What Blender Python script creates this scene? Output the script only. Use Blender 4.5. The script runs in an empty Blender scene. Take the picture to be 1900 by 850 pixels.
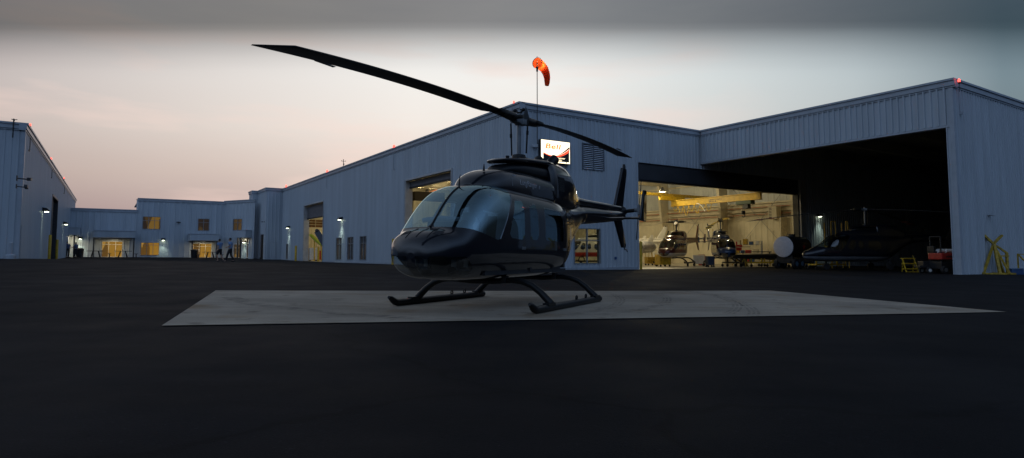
import bpy, bmesh, math, random
import numpy as np
from mathutils import Vector, Matrix
random.seed(7)
R = math.radians
SC = bpy.context.scene
COL = SC.collection

# ------------------------------------------------------------------ camera
FPX, HOR, HC = 1158.4, 471.74, 0.8424        # focal length in photo pixels, horizon row, eye height
PITCH = math.atan(FPX/16000.0)
PPY = HOR-FPX*math.tan(PITCH)
cd = bpy.data.cameras.new('camera'); cam = bpy.data.objects.new('camera', cd); COL.objects.link(cam)
cam.location = (0, 0, HC); cam.rotation_euler = (R(90)+PITCH, 0, 0)
cd.sensor_width = 36; cd.lens = 36*FPX/1900; cd.shift_y = (PPY-425)/1900
cd.clip_start = .05; cd.clip_end = 3000
SC.camera = cam

def ray(u, v):
    x, z = (u-950)/FPX, (PPY-v)/FPX
    return Vector((x, math.cos(PITCH)-z*math.sin(PITCH), math.sin(PITCH)+z*math.cos(PITCH)))
def at(u, v, Y):
    d = ray(u, v); return Vector((0, 0, HC))+d*(Y/d.y)

# ------------------------------------------------------------------ ground heights (the apron drains towards the right)
_GP = [(-26.8,34.5,.60),(-53.7,75.8,.50),(-45,80,.46),(-38,84,.36),(-29.5,80.4,.15),(-9.4,49.4,.05),(.44,34.2,0.),(7.9,39.4,-.11),
       (21.3,30.24,-.10),(28,34.2,-.22),(0,10,None),(-5,8,None),(5,8,None),(0,20,None),(0,0,None),(-8,14,None),(8,14,None),(-21,47,.24),(15,36,-.12),(25,45,-.12),(20,60,-.12)]
def _pl(x): return -.0111*80*math.tanh(x/80)
_S = 14.0
_A = np.array([[math.exp(-((a[0]-b[0])**2+(a[1]-b[1])**2)/(2*_S*_S)) for b in _GP] for a in _GP])
_W = np.linalg.solve(_A+np.eye(len(_GP))*.02, np.array([0. if p[2] is None else p[2]-_pl(p[0]) for p in _GP]))
def gz(x, y):
    return _pl(x)+sum(w*math.exp(-((x-p[0])**2+(y-p[1])**2)/(2*_S*_S)) for w, p in zip(_W, _GP))
def ground_at(u, v):
    d = ray(u, v); z = 0.
    for _ in range(25):
        t = (z-HC)/d.z; P = Vector((d.x*t, d.y*t, z)); z = gz(P.x, P.y)
    P.z = z; return P
def on_ground(u, Y):
    x = (u-950)/FPX*Y; return Vector((x, Y, gz(x, Y)))

# ------------------------------------------------------------------ materials
def new_mat(name):
    m = bpy.data.materials.new(name); m.use_nodes = True
    nt = m.node_tree; return m, nt, nt.nodes['Principled BSDF']
def mat(name, col, rough=.5, metal=0., var=.12, scale=6., bump=0., bscale=60., coat=0., coatr=.03, spec=.5, stretch=None, col2=None, detail=6):
    m, nt, b = new_mat(name)
    b.inputs['Roughness'].default_value = rough; b.inputs['Metallic'].default_value = metal
    b.inputs['Coat Weight'].default_value = coat; b.inputs['Coat Roughness'].default_value = coatr
    b.inputs['Specular IOR Level'].default_value = spec
    tc = nt.nodes.new('ShaderNodeTexCoord'); mp = nt.nodes.new('ShaderNodeMapping')
    nt.links.new(tc.outputs['Object'], mp.inputs['Vector'])
    if stretch: mp.inputs['Scale'].default_value = stretch
    n = nt.nodes.new('ShaderNodeTexNoise'); n.inputs['Scale'].default_value = scale; n.inputs['Detail'].default_value = detail
    nt.links.new(mp.outputs[0], n.inputs['Vector'])
    cr = nt.nodes.new('ShaderNodeValToRGB')
    c2 = col2 or tuple(c*(1-var*2) for c in col)
    c1 = col if col2 else tuple(min(1, c*(1+var)) for c in col)
    cr.color_ramp.elements[0].position = .32; cr.color_ramp.elements[0].color = (*c2, 1)
    cr.color_ramp.elements[1].position = .68; cr.color_ramp.elements[1].color = (*c1, 1)
    nt.links.new(n.outputs['Fac'], cr.inputs['Fac']); nt.links.new(cr.outputs['Color'], b.inputs['Base Color'])
    if bump:
        n2 = nt.nodes.new('ShaderNodeTexNoise'); n2.inputs['Scale'].default_value = bscale; n2.inputs['Detail'].default_value = 4
        nt.links.new(tc.outputs['Object'], n2.inputs['Vector'])
        bp = nt.nodes.new('ShaderNodeBump'); bp.inputs['Strength'].default_value = bump; bp.inputs['Distance'].default_value = .02
        nt.links.new(n2.outputs['Fac'], bp.inputs['Height']); nt.links.new(bp.outputs[0], b.inputs['Normal'])
    return m
def emit(name, col, s):
    m, nt, b = new_mat(name)
    b.inputs['Base Color'].default_value = (*col, 1); b.inputs['Emission Color'].default_value = (*col, 1)
    b.inputs['Emission Strength'].default_value = s
    return m
def glass(name, tint, refl=1.0, rough=.02, ior=1.5, gcol=(1,1,1)):
    m = bpy.data.materials.new(name); m.use_nodes = True; nt = m.node_tree
    nt.nodes.clear(); out = nt.nodes.new('ShaderNodeOutputMaterial')
    tr = nt.nodes.new('ShaderNodeBsdfTransparent'); tr.inputs['Color'].default_value = (*tint, 1)
    gl = nt.nodes.new('ShaderNodeBsdfGlossy'); gl.inputs['Roughness'].default_value = rough; gl.inputs['Color'].default_value = (refl*gcol[0], refl*gcol[1], refl*gcol[2], 1)
    f0 = ((ior-1)/(ior+1))**2*1.8                 # both faces of a thin pane
    lw = nt.nodes.new('ShaderNodeLayerWeight'); lw.inputs['Blend'].default_value = .5
    pw = nt.nodes.new('ShaderNodeMath'); pw.operation = 'POWER'; nt.links.new(lw.outputs['Facing'], pw.inputs[0]); pw.inputs[1].default_value = 4.5
    fr = nt.nodes.new('ShaderNodeMath'); fr.operation = 'MULTIPLY_ADD'; nt.links.new(pw.outputs[0], fr.inputs[0]); fr.inputs[1].default_value = 1-f0; fr.inputs[2].default_value = f0
    n = nt.nodes.new('ShaderNodeTexNoise'); n.inputs['Scale'].default_value = 3
    tc = nt.nodes.new('ShaderNodeTexCoord'); nt.links.new(tc.outputs['Object'], n.inputs['Vector'])
    bp = nt.nodes.new('ShaderNodeBump'); bp.inputs['Strength'].default_value = .02; nt.links.new(n.outputs['Fac'], bp.inputs['Height'])
    nt.links.new(bp.outputs[0], gl.inputs['Normal'])
    mx = nt.nodes.new('ShaderNodeMixShader')
    nt.links.new(fr.outputs[0], mx.inputs[0]); nt.links.new(tr.outputs[0], mx.inputs[1]); nt.links.new(gl.outputs[0], mx.inputs[2])
    nt.links.new(mx.outputs[0], out.inputs['Surface'])
    return m

MT = {}
MT['clad'] = mat('painted_steel_cladding', (.47,.52,.57), .42, 0, .055, 1.6, stretch=(1,1,.10))
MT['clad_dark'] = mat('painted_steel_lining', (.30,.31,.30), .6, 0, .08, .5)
MT['trim'] = mat('eave_trim', (.40,.44,.49), .4, 0, .06, 2)
MT['jamb'] = mat('door_jamb_paint', (.50,.50,.50), .5, 0, .08, 2)
MT['cream'] = mat('cream_liner_panel', (.66,.60,.45), .6, 0, .06, .8)
MT['cream2'] = mat('cream_steel', (.60,.54,.40), .55, 0, .08, 2)
MT['roof'] = mat('roof_sheet', (.35,.36,.37), .6, 0, .1, 1)
MT['roller'] = mat('roller_shutter', (.16,.15,.16), .5, .2, .1, 3)
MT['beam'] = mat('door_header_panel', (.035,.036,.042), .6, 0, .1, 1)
MT['dark'] = mat('dark_void_paint', (.02,.02,.022), .7)
MT['frame'] = mat('window_frame_metal', (.30,.33,.36), .45, .3)
MT['bronze'] = mat('dark_bronze_frame', (.05,.05,.055), .5, .3)
MT['wglass'] = glass('window_glass', (.55,.6,.6), .9)
MT['yellow'] = mat('safety_yellow_paint', (.62,.40,.02), .5, 0, .15, 5)
MT['yellow_d'] = mat('worn_yellow_paint', (.50,.33,.03), .55, 0, .25, 7)
MT['black'] = mat('black_metal', (.015,.015,.016), .5)
MT['rubber'] = mat('tyre_rubber', (.018,.018,.019), .8)
MT['steel'] = mat('bare_steel', (.35,.35,.36), .4, .8)
MT['white'] = mat('white_paint', (.75,.75,.73), .4, 0, .05)
MT['red'] = mat('red_paint', (.45,.03,.02), .4)
MT['orange_pipe'] = mat('sprinkler_pipe_red', (.40,.10,.03), .5)
MT['blue'] = mat('blue_paint', (.04,.10,.25), .5)
MT['ltblue'] = mat('light_blue_paint', (.12,.22,.35), .5)
MT['redglow'] = emit('obstruction_lamp_glow', (1,.09,.06), 3.2)
MT['lampglow'] = emit('wall_lamp_glow', (.93,1,.72), 9)
MT['warmglow'] = emit('high_bay_glow', (1,.88,.62), 12)

# ------------------------------------------------------------------ mesh helpers
class MB:
    def __init__(s): s.v = []; s.f = []; s.shift = Vector((0,0,0))
    def face(s, pts):
        i = len(s.v); s.v += [Vector(p) for p in pts]; s.f.append(tuple(range(i, i+len(pts))))
    def box8(s, c):           # 8 corners: bottom 4 ccw, top 4 ccw
        i = len(s.v); s.v += [Vector(p) for p in c]
        s.f += [(i+3,i+2,i+1,i),(i+4,i+5,i+6,i+7),(i,i+1,i+5,i+4),(i+1,i+2,i+6,i+5),(i+2,i+3,i+7,i+6),(i+3,i,i+4,i+7)]
    def box(s, c, size, rot=None):
        c = Vector(c); h = Vector(size)*.5
        P = [Vector((a*h.x, b*h.y, z*h.z)) for z in (-1,1) for a, b in ((-1,-1),(1,-1),(1,1),(-1,1))]
        if rot is not None: P = [rot @ p for p in P]
        s.box8([c+p for p in P])
    def bar(s, a, b, w, h=None, up=(0,0,1)):
        a, b = Vector(a), Vector(b); d = (b-a).normalized(); up = Vector(up)
        if abs(d.dot(up)) > .98: up = Vector((1,0,0))
        x = d.cross(up).normalized(); y = x.cross(d).normalized(); h = h or w
        q = [x*(-w/2)+y*(-h/2), x*(w/2)+y*(-h/2), x*(w/2)+y*(h/2), x*(-w/2)+y*(h/2)]
        s.box8([a+p for p in q]+[b+p for p in q])
    def tube(s, pts, rad, n=10, caps=True, flat=1.0):
        pts = [Vector(p) for p in pts]
        if not hasattr(rad, '__len__'): rad = [rad]*len(pts)
        base = len(s.v); ref = None
        for k, p in enumerate(pts):
            d = (pts[min(k+1, len(pts)-1)]-pts[max(k-1, 0)]).normalized()
            if ref is None:
                ref = Vector((0,0,1)) if abs(d.z) < .9 else Vector((1,0,0))
            x = (ref-d*ref.dot(d)).normalized(); ref = x; y = d.cross(x)
            for j in range(n):
                t = 2*math.pi*j/n; s.v.append(p+(x*math.cos(t)*flat+y*math.sin(t))*rad[k])
        for k in range(len(pts)-1):
            for j in range(n):
                a = base+k*n+j; b = base+k*n+(j+1) % n
                s.f.append((a, b, b+n, a+n))
        if caps:
            s.f.append(tuple(base+j for j in reversed(range(n)))); e = base+(len(pts)-1)*n
            s.f.append(tuple(e+j for j in range(n)))
    def cyl(s, a, b, r, n=14, r2=None): s.tube([a, b], [r, r if r2 is None else r2], n)
    def ball(s, c, r, n=10, sc=(1,1,1)):
        c = Vector(c); pts = []; m = n//2+1
        b = len(s.v)
        for i in range(m+1):
            ph = math.pi*i/m
            for j in range(n):
                t = 2*math.pi*j/n
                s.v.append(c+Vector((r*math.sin(ph)*math.cos(t)*sc[0], r*math.sin(ph)*math.sin(t)*sc[1], r*math.cos(ph)*sc[2])))
        for i in range(m):
            for j in range(n):
                s.f.append((b+i*n+j, b+(i+1)*n+j, b+(i+1)*n+(j+1) % n, b+i*n+(j+1) % n))
    def prism(s, poly, ext):   # poly: 3D points of one face, ext: extrusion vector
        poly = [Vector(p) for p in poly]; e = Vector(ext); n = len(poly); b = len(s.v)
        s.v += poly+[p+e for p in poly]
        s.f.append(tuple(reversed(range(b, b+n)))); s.f.append(tuple(range(b+n, b+2*n)))
        for j in range(n): s.f.append((b+j, b+(j+1) % n, b+n+(j+1) % n, b+n+j))
    def build(s, name, m, parent=None, smooth=False, off=None, bevel=0, fixn=False):
        me = bpy.data.meshes.new(name); o_ = (Vector(off) if off is not None else Vector((0,0,0)))-s.shift
        me.from_pydata([tuple(p-o_) for p in s.v], [], s.f); me.update()
        if bevel or smooth or fixn:
            bm = bmesh.new(); bm.from_mesh(me)
            bmesh.ops.remove_doubles(bm, verts=bm.verts, dist=1e-5)
            if fixn: bmesh.ops.recalc_face_normals(bm, faces=bm.faces)
            if bevel:
                ed = [e for e in bm.edges if len(e.link_faces) == 2 and e.calc_face_angle(0) > R(35)]
                bmesh.ops.bevel(bm, geom=ed, offset=bevel, segments=2, affect='EDGES', profile=.6)
            bm.to_mesh(me); bm.free()
        if smooth:
            for p in me.polygons: p.use_smooth = True
            if smooth != 'all': me.set_sharp_from_angle(angle=R(38))
        ob = bpy.data.objects.new(name, me); COL.objects.link(ob)
        if m is not None: me.materials.append(m)
        if parent is not None: ob.parent = parent
        return ob

def tag(o, label, cat, group=None):
    o['label'] = label; o['category'] = cat
    if group: o['group'] = group
    return o
def thing(name, label, cat, loc=(0,0,0), rotz=0., group=None, rot=None):
    o = bpy.data.objects.new(name, None); COL.objects.link(o); o.empty_display_size = .2
    o.location = loc
    if rot is not None: o.rotation_euler = rot.to_euler()
    else: o.rotation_euler = (0,0,rotz)
    return tag(o, label, cat, group)
def struct(o): o['kind'] = 'structure'; return o
def kids(o): return [c for c in bpy.data.objects if c.parent == o]
def dup(o, loc=None, rotz=None, label=None, parent=None):
    c = o.copy(); COL.objects.link(c)
    if parent is not None: c.parent = parent
    for k in kids(o): dup(k, parent=c)
    if loc is not None: c.location = loc
    if rotz is not None: c.rotation_euler = (0,0,rotz)
    if label: c['label'] = label
    return c
def text_mesh(s, size, ext=.004, shear=0., bold=0., spacing=1.0):
    cu = bpy.data.curves.new('lettering', 'FONT'); cu.body = s; cu.size = size; cu.extrude = ext; cu.shear = shear; cu.offset = bold
    cu.space_character = spacing
    ob = bpy.data.objects.new('lettering', cu); COL.objects.link(ob)
    dg = bpy.context.evaluated_depsgraph_get(); me = bpy.data.meshes.new_from_object(ob.evaluated_get(dg))
    bpy.data.objects.remove(ob); bpy.data.curves.remove(cu)
    return me

class WF:                      # a vertical wall frame: u along d, o outward along n
    def __init__(s, P, d, n):
        s.P = Vector((P[0], P[1])); s.d = Vector(d).normalized(); s.n = Vector(n).normalized()
    def p(s, u, z, o=0.):
        q = s.P+s.d*u+s.n*o; return Vector((q.x, q.y, z))
    def hit(s, px, py, o=0.):
        d = ray(px, py); P = s.P+s.n*o
        t = P.dot(s.n)/Vector((d.x, d.y)).dot(s.n); q = Vector((d.x*t, d.y*t))
        return (q-P).dot(s.d), HC+d.z*t
    def rect(s, x0, x1, y0, y1, o=0.):   # rectangle from picture extents
        xm, ym = (x0+x1)/2, (y0+y1)/2
        return (*sorted((s.hit(x0, ym, o)[0], s.hit(x1, ym, o)[0])), *sorted((s.hit(xm, y0, o)[1], s.hit(xm, y1, o)[1])))
    def box(s, mb, u0, u1, z0, z1, o0, o1):
        mb.box8([s.p(u0,z0,o0), s.p(u1,z0,o0), s.p(u1,z0,o1), s.p(u0,z0,o1), s.p(u0,z1,o0), s.p(u1,z1,o0), s.p(u1,z1,o1), s.p(u0,z1,o1)])
    def mat4(s, u, z, o=0.):
        q = s.p(u, z, o)
        x = Vector((s.d.x, s.d.y, 0)); nn = Vector((s.n.x, s.n.y, 0)); y = Vector((0,0,1))
        M = Matrix((x, y, nn)).transposed().to_4x4(); M.translation = q
        return M
def ribbed(mb, w, u0, u1, z0, z1, openings=(), sp=.305, dep=.034, out=0., top=None):
    us = {}
    def prof(u):
        k = (u % sp)/sp
        if k < .62: return 0.
        if k < .70: return (k-.62)/.08
        if k < .92: return 1.
        return (1-k)/.08
    k = math.floor(u0/sp)
    pts = [u0, u1]
    while k*sp < u1:
        pts += [(k+a)*sp for a in (0, .62, .70, .92)]; k += 1
    for o in openings: pts += [o[0], o[1]]
    pts = sorted(set(round(p, 5) for p in pts if u0-1e-6 <= p <= u1+1e-6))
    for a, b in zip(pts, pts[1:]):
        if b-a < 1e-4: continue
        m = (a+b)/2; iv = [(z0, z1)]
        for o in openings:
            if o[0] < m < o[1]:
                nv = []
                for lo, hi in iv:
                    if o[3] <= lo or o[2] >= hi: nv.append((lo, hi)); continue
                    if o[2] > lo: nv.append((lo, o[2]))
                    if o[3] < hi: nv.append((o[3], hi))
                iv = nv
        fa, fb = prof(a+1e-6)*dep+out, prof(b-1e-6)*dep+out
        for lo, hi in iv: mb.face([w.p(a,lo,fa), w.p(b,lo,fb), w.p(b,hi,fb), w.p(a,hi,fa)])
# ------------------------------------------------------------------ world: dusk sky
def build_world():
    w = bpy.data.worlds.new('World'); SC.world = w; w.use_nodes = True
    nt = w.node_tree; nt.nodes.clear(); N = nt.nodes.new; L = nt.links.new
    out = N('ShaderNodeOutputWorld'); bg = N('ShaderNodeBackground')
    tc = N('ShaderNodeTexCoord'); sp = N('ShaderNodeSeparateXYZ'); L(tc.outputs['Generated'], sp.inputs[0])
    def m(op, a, b=None, clamp=False):
        n = N('ShaderNodeMath'); n.operation = op; n.use_clamp = clamp
        for i, v in enumerate((a, b)):
            if v is None: continue
            if hasattr(v, 'is_output'): L(v, n.inputs[i])
            else: n.inputs[i].default_value = v
        return n.outputs[0]
    def ramp(fac, pts, interp='LINEAR'):
        r = N('ShaderNodeValToRGB'); r.color_ramp.interpolation = interp; e = r.color_ramp.elements
        while len(e) < len(pts): e.new(.5)
        for el, (p, c) in zip(e, pts): el.position = p; el.color = (*c, 1)
        L(fac, r.inputs['Fac']); return r.outputs['Color']
    def mix(f, a, b, mode='MIX'):
        n = N('ShaderNodeMix'); n.data_type = 'RGBA'; n.blend_type = mode
        if hasattr(f, 'is_output'): L(f, n.inputs[0])
        else: n.inputs[0].default_value = f
        for i, v in ((6, a), (7, b)):
            if hasattr(v, 'is_output'): L(v, n.inputs[i])
            else: n.inputs[i].default_value = (*v, 1)
        return n.outputs[2]
    X, Y, Z = sp.outputs[0], sp.outputs[1], sp.outputs[2]
    yc = m('MAXIMUM', Y, .05)
    t = m('DIVIDE', Z, yc); a = m('DIVIDE', X, yc)
    nz = N('ShaderNodeTexNoise'); nz.inputs['Scale'].default_value = 2.2; nz.inputs['Detail'].default_value = 5
    mp = N('ShaderNodeMapping'); mp.inputs['Scale'].default_value = (1, 1, 6); mp.inputs['Rotation'].default_value = (0, R(8), 0)
    L(tc.outputs['Generated'], mp.inputs[0]); L(mp.outputs[0], nz.inputs['Vector'])
    nf = nz.outputs['Fac']
    # clear band under the dark top band
    tw = m('ADD', m('MULTIPLY', t, 2.5), m('MULTIPLY', m('SUBTRACT', nf, .5), .10), True)
    clear = ramp(tw, SKY['band'])
    az = m('ADD', m('MULTIPLY', a, .5), .5, True)
    clear = mix(1.0, clear, ramp(az, SKY['az']), 'MULTIPLY')
    pk = m('MULTIPLY', m('SUBTRACT', nf, .50, True), 4.5, True)
    clear = mix(m('MULTIPLY', pk, ramp(az, [(.1,(1,1,1)),(.62,(.6,.6,.6)),(.72,(0,0,0))])), clear, (.93,.70,.62))
    # dark top band shaded into the sky as a made-up flat cloud layer, straight-edged
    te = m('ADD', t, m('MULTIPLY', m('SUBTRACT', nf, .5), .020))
    darkf = ramp(m('MULTIPLY', m('SUBTRACT', te, .28), 10.0, True), [(.0,(0,0,0)),(.18,(.035,)*3),(.38,(.19,)*3),(.60,(.46,)*3),(.80,(.76,)*3),(.90,(.93,)*3),(1.0,(1,1,1))], 'LINEAR')
    darkfront = ramp(az, SKY['darkaz'])
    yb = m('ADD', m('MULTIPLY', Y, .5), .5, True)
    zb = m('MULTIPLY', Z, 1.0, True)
    backsky = mix(1.0, ramp(yb, SKY['back']), ramp(zb, [(0,(.06,.06,.06)),(.10,(.10,.10,.10)),(.24,(.80,.80,.80)),(.45,(1.25,1.25,1.25)),(.70,(.95,.95,.95)),(1.0,(.42,.42,.42))]), 'MULTIPLY')  # unseen sky, dark low down, brightened higher up to light the walls
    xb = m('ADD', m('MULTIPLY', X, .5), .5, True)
    backsky = mix(1.0, backsky, ramp(xb, [(.1,(1.50,1.42,1.32)),(.45,(1,1,1)),(.9,(.80,.90,1.0))]), 'MULTIPLY')
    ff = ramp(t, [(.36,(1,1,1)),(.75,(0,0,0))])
    deck = mix(ff, backsky, darkfront)
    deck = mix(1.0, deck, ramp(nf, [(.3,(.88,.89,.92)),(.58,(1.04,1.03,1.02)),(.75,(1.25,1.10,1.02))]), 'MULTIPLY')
    col = mix(darkf, clear, deck)
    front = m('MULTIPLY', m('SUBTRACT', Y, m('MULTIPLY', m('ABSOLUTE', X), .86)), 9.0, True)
    col = mix(front, backsky, col)
    # twilight Nishita sky shining faintly through
    sk = N('ShaderNodeTexSky'); sk.sky_type = 'NISHITA'; sk.sun_disc = False
    sk.sun_elevation = SUN_EL; sk.sun_rotation = SUN_AZ
    nb = N('ShaderNodeBackground'); L(sk.outputs[0], nb.inputs['Color']); nb.inputs['Strength'].default_value = SKY['nishita']
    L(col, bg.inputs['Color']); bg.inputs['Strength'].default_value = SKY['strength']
    ad = N('ShaderNodeAddShader'); L(bg.outputs[0], ad.inputs[0]); L(nb.outputs[0], ad.inputs[1])
    L(ad.outputs[0], out.inputs['Surface'])
SUN_EL, SUN_AZ = R(1.0), R(-12)
SKY = dict(
    band=[(0,(.43,.355,.395)),(.14,(.54,.435,.445)),(.32,(.75,.65,.605)),(.52,(.88,.825,.78)),(.72,(.89,.875,.855)),(.9,(.85,.85,.85))],
    az=[(.08,(.64,.58,.57)),(.25,(.83,.79,.77)),(.42,(1.0,.995,.98)),(.53,(.99,1.0,.99)),(.66,(.76,.82,.84)),(.78,(.55,.63,.67)),(.9,(.21,.29,.34))],
    darkaz=[(.08,(.16,.155,.155)),(.30,(.21,.205,.20)),(.47,(.25,.25,.25)),(.56,(.215,.225,.235)),(.72,(.14,.155,.17)),(.9,(.045,.075,.095))],
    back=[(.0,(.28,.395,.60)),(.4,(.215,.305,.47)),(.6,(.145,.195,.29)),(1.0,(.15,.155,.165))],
    strength=1.0, nishita=.004)
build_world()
sl = bpy.data.lights.new('dusk_sun', 'SUN'); sl.energy = .03; sl.angle = R(25); sl.color = (1,.82,.7)
so = bpy.data.objects.new('dusk_sun', sl); COL.objects.link(so)
so.rotation_euler = (R(90)-R(8), 0, R(180)+R(28))

# ------------------------------------------------------------------ ground
def build_ground():
    m, nt, b = new_mat('asphalt'); N = nt.nodes.new; L = nt.links.new
    tc = N('ShaderNodeTexCoord')
    def noise(s, d, stretch=None):
        n = N('ShaderNodeTexNoise'); n.inputs['Scale'].default_value = s; n.inputs['Detail'].default_value = d
        mp = N('ShaderNodeMapping'); L(tc.outputs['Object'], mp.inputs[0])
        if stretch: mp.inputs['Scale'].default_value = stretch
        L(mp.outputs[0], n.inputs['Vector']); return n.outputs['Fac']
    def ramp(f, pts):
        r = N('ShaderNodeValToRGB'); e = r.color_ramp.elements
        while len(e) < len(pts): e.new(.5)
        for el, (p, c) in zip(e, pts): el.position = p; el.color = (*c, 1)
        L(f, r.inputs[0]); return r.outputs[0]
    def mul(a, c):
        n = N('ShaderNodeMix'); n.data_type = 'RGBA'; n.blend_type = 'MULTIPLY'; n.inputs[0].default_value = 1
        L(a, n.inputs[6]); L(c, n.inputs[7]); return n.outputs[2]
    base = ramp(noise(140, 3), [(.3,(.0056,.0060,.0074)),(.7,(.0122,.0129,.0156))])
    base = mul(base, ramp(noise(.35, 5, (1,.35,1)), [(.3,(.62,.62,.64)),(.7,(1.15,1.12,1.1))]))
    base = mul(base, ramp(noise(2.2, 5, (.12,1,1)), [(.35,(.78,.78,.8)),(.65,(1.1,1.1,1.1))]))
    # sealed cracks, a few darker patches and pale worn grit
    vo = N('ShaderNodeTexVoronoi'); vo.feature = 'DISTANCE_TO_EDGE'; vo.inputs['Scale'].default_value = .16
    mpv = N('ShaderNodeMapping'); L(tc.outputs['Object'], mpv.inputs[0]); nv = N('ShaderNodeTexNoise'); nv.inputs['Scale'].default_value = .7; nv.inputs['Detail'].default_value = 5
    L(tc.outputs['Object'], nv.inputs['Vector']); av = N('ShaderNodeVectorMath'); av.operation = 'MULTIPLY_ADD'; av.inputs[1].default_value = (1.6,1.6,0)
    L(nv.outputs['Color'], av.inputs[0]); L(tc.outputs['Object'], av.inputs[2]); L(av.outputs[0], vo.inputs['Vector'])
    base = mul(base, ramp(vo.outputs['Distance'], [(.0,(.62,.62,.63)),(.004,(.70,.70,.71)),(.008,(1,1,1))]))
    vb = N('ShaderNodeTexVoronoi'); vb.inputs['Scale'].default_value = .11; vb.distance = 'CHEBYCHEV'; L(tc.outputs['Object'], vb.inputs['Vector'])
    sb = N('ShaderNodeSeparateColor'); L(vb.outputs['Color'], sb.inputs[0])
    base = mul(base, ramp(sb.outputs[0], [(.0,(.72,.72,.74)),(.25,(1,1,1)),(.8,(1.0,1.0,1.0)),(.95,(1.35,1.33,1.3))]))
    base = mul(base, ramp(noise(30, 2), [(.66,(1,1,1)),(.74,(1.9,1.85,1.8))]))
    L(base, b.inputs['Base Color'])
    L(ramp(noise(.8, 4), [(.3,(.75,)*3),(.7,(.92,)*3)]), b.inputs['Roughness'])
    b.inputs['Specular IOR Level'].default_value = .10
    bp = N('ShaderNodeBump'); bp.inputs['Strength'].default_value = .5; bp.inputs['Distance'].default_value = .006
    L(noise(110, 4), bp.inputs['Height']); L(bp.outputs[0], b.inputs['Normal'])
    xs = [-500,-300,-200,-140,-110]+[x*2.5-90 for x in range(0, 73)]+[110,140,200,300,500]
    ys = [-60,-30,-15]+[y*2.5-10 for y in range(0, 45)]+[110,120,140,180,260,400,700,1500]
    mb = MB(); nx = len(xs)
    for y in ys:
        for x in xs: mb.v.append(Vector((x, y, gz(x, y))))
    for j in range(len(ys)-1):
        for i in range(nx-1): mb.f.append((j*nx+i, j*nx+i+1, (j+1)*nx+i+1, (j+1)*nx+i))
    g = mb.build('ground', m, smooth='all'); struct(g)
    g['label'] = 'dark asphalt apron in front of the hangars'
    # concrete pad
    m, nt, b = new_mat('pad_concrete'); N = nt.nodes.new; L = nt.links.new
    tc = N('ShaderNodeTexCoord')
    base = ramp2 = None
    def noise(s, d, stretch=None):
        n = N('ShaderNodeTexNoise'); n.inputs['Scale'].default_value = s; n.inputs['Detail'].default_value = d
        mp = N('ShaderNodeMapping'); L(tc.outputs['Object'], mp.inputs[0])
        if stretch: mp.inputs['Scale'].default_value = stretch
        L(mp.outputs[0], n.inputs['Vector']); return n.outputs['Fac']
    def ramp(f, pts):
        r = N('ShaderNodeValToRGB'); e = r.color_ramp.elements
        while len(e) < len(pts): e.new(.5)
        for el, (p, c) in zip(e, pts): el.position = p; el.color = (*c, 1)
        L(f, r.inputs[0]); return r.outputs[0]
    def mul(a, c):
        n = N('ShaderNodeMix'); n.data_type = 'RGBA'; n.blend_type = 'MULTIPLY'; n.inputs[0].default_value = 1
        L(a, n.inputs[6]); L(c, n.inputs[7]); return n.outputs[2]
    base = ramp(noise(40, 6), [(.3,(.345,.295,.23)),(.7,(.425,.365,.29))])
    base = mul(base, ramp(noise(.5, 6), [(.3,(.66,.66,.66)),(.7,(1.12,1.1,1.08))]))
    base = mul(base, ramp(noise(3, 5, (.2,1,1)), [(.35,(.88,.88,.88)),(.6,(1.04,1.04,1.04))]))
    base = mul(base, ramp(noise(.9, 3), [(.56,(1,1,1)),(.72,(.80,.70,.58))])); base = mul(base, ramp(noise(2.4, 6), [(.62,(1,1,1)),(.70,(.66,.65,.64))]))
    L(base, b.inputs['Base Color']); b.inputs['Roughness'].default_value = .9; b.inputs['Specular IOR Level'].default_value = .15
    bp = N('ShaderNodeBump'); bp.inputs['Strength'].default_value = .3; bp.inputs['Distance'].default_value = .004
    L(noise(90, 4), bp.inputs['Height']); L(bp.outputs[0], b.inputs['Normal'])
    c = [ground_at(*p) for p in ((300,606),(1868,580),(1430,540),(400,540))]
    mb = MB(); nn = 40
    for j in range(nn+1):
        for i in range(nn+1):
            u, v = i/nn, j/nn
            q = (c[0]*(1-u)+c[1]*u)*(1-v)+(c[3]*(1-u)+c[2]*u)*v
            mb.v.append(Vector((q.x, q.y, gz(q.x, q.y)+.012)))
    for j in range(nn):
        for i in range(nn): k = j*(nn+1)+i; mb.f.append((k, k+1, k+nn+2, k+nn+1))
    pad = struct(mb.build('concrete_pad', m, smooth='all'))
    pad['label'] = 'pale concrete landing pad under the black helicopter'
    # tyre scuffs: thin dark ribbons in arcs
    m, nt, b = new_mat('tyre_scuff'); N = nt.nodes.new; L = nt.links.new
    b.inputs['Base Color'].default_value = (.05,.05,.052,1); b.inputs['Roughness'].default_value = .9
    tc = N('ShaderNodeTexCoord'); n = N('ShaderNodeTexNoise'); n.inputs['Scale'].default_value = 5; n.inputs['Detail'].default_value = 8
    L(tc.outputs['Object'], n.inputs['Vector'])
    r = N('ShaderNodeValToRGB'); r.color_ramp.elements[0].position = .40; r.color_ramp.elements[1].position = .75
    r.color_ramp.elements[1].color = (.40,.40,.40,1); L(n.outputs['Fac'], r.inputs[0]); L(r.outputs[0], b.inputs['Alpha'])
    arcs = [[(1275,541),(1312,546),(1345,553),(1372,562),(1388,571),(1397,581),(1393,590)],
            [(1268,541),(1300,546),(1330,552),(1352,559),(1366,567),(1362,577),(1345,586)],
            [(1120,543),(1140,549),(1150,556),(1146,565),(1125,574),(1085,582),(1020,591)],
            [(1218,546),(1233,552),(1236,559),(1225,567),(1180,577),(1100,588)],
            [(425,553),(470,566),(560,577),(680,588),(800,594)]]
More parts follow.
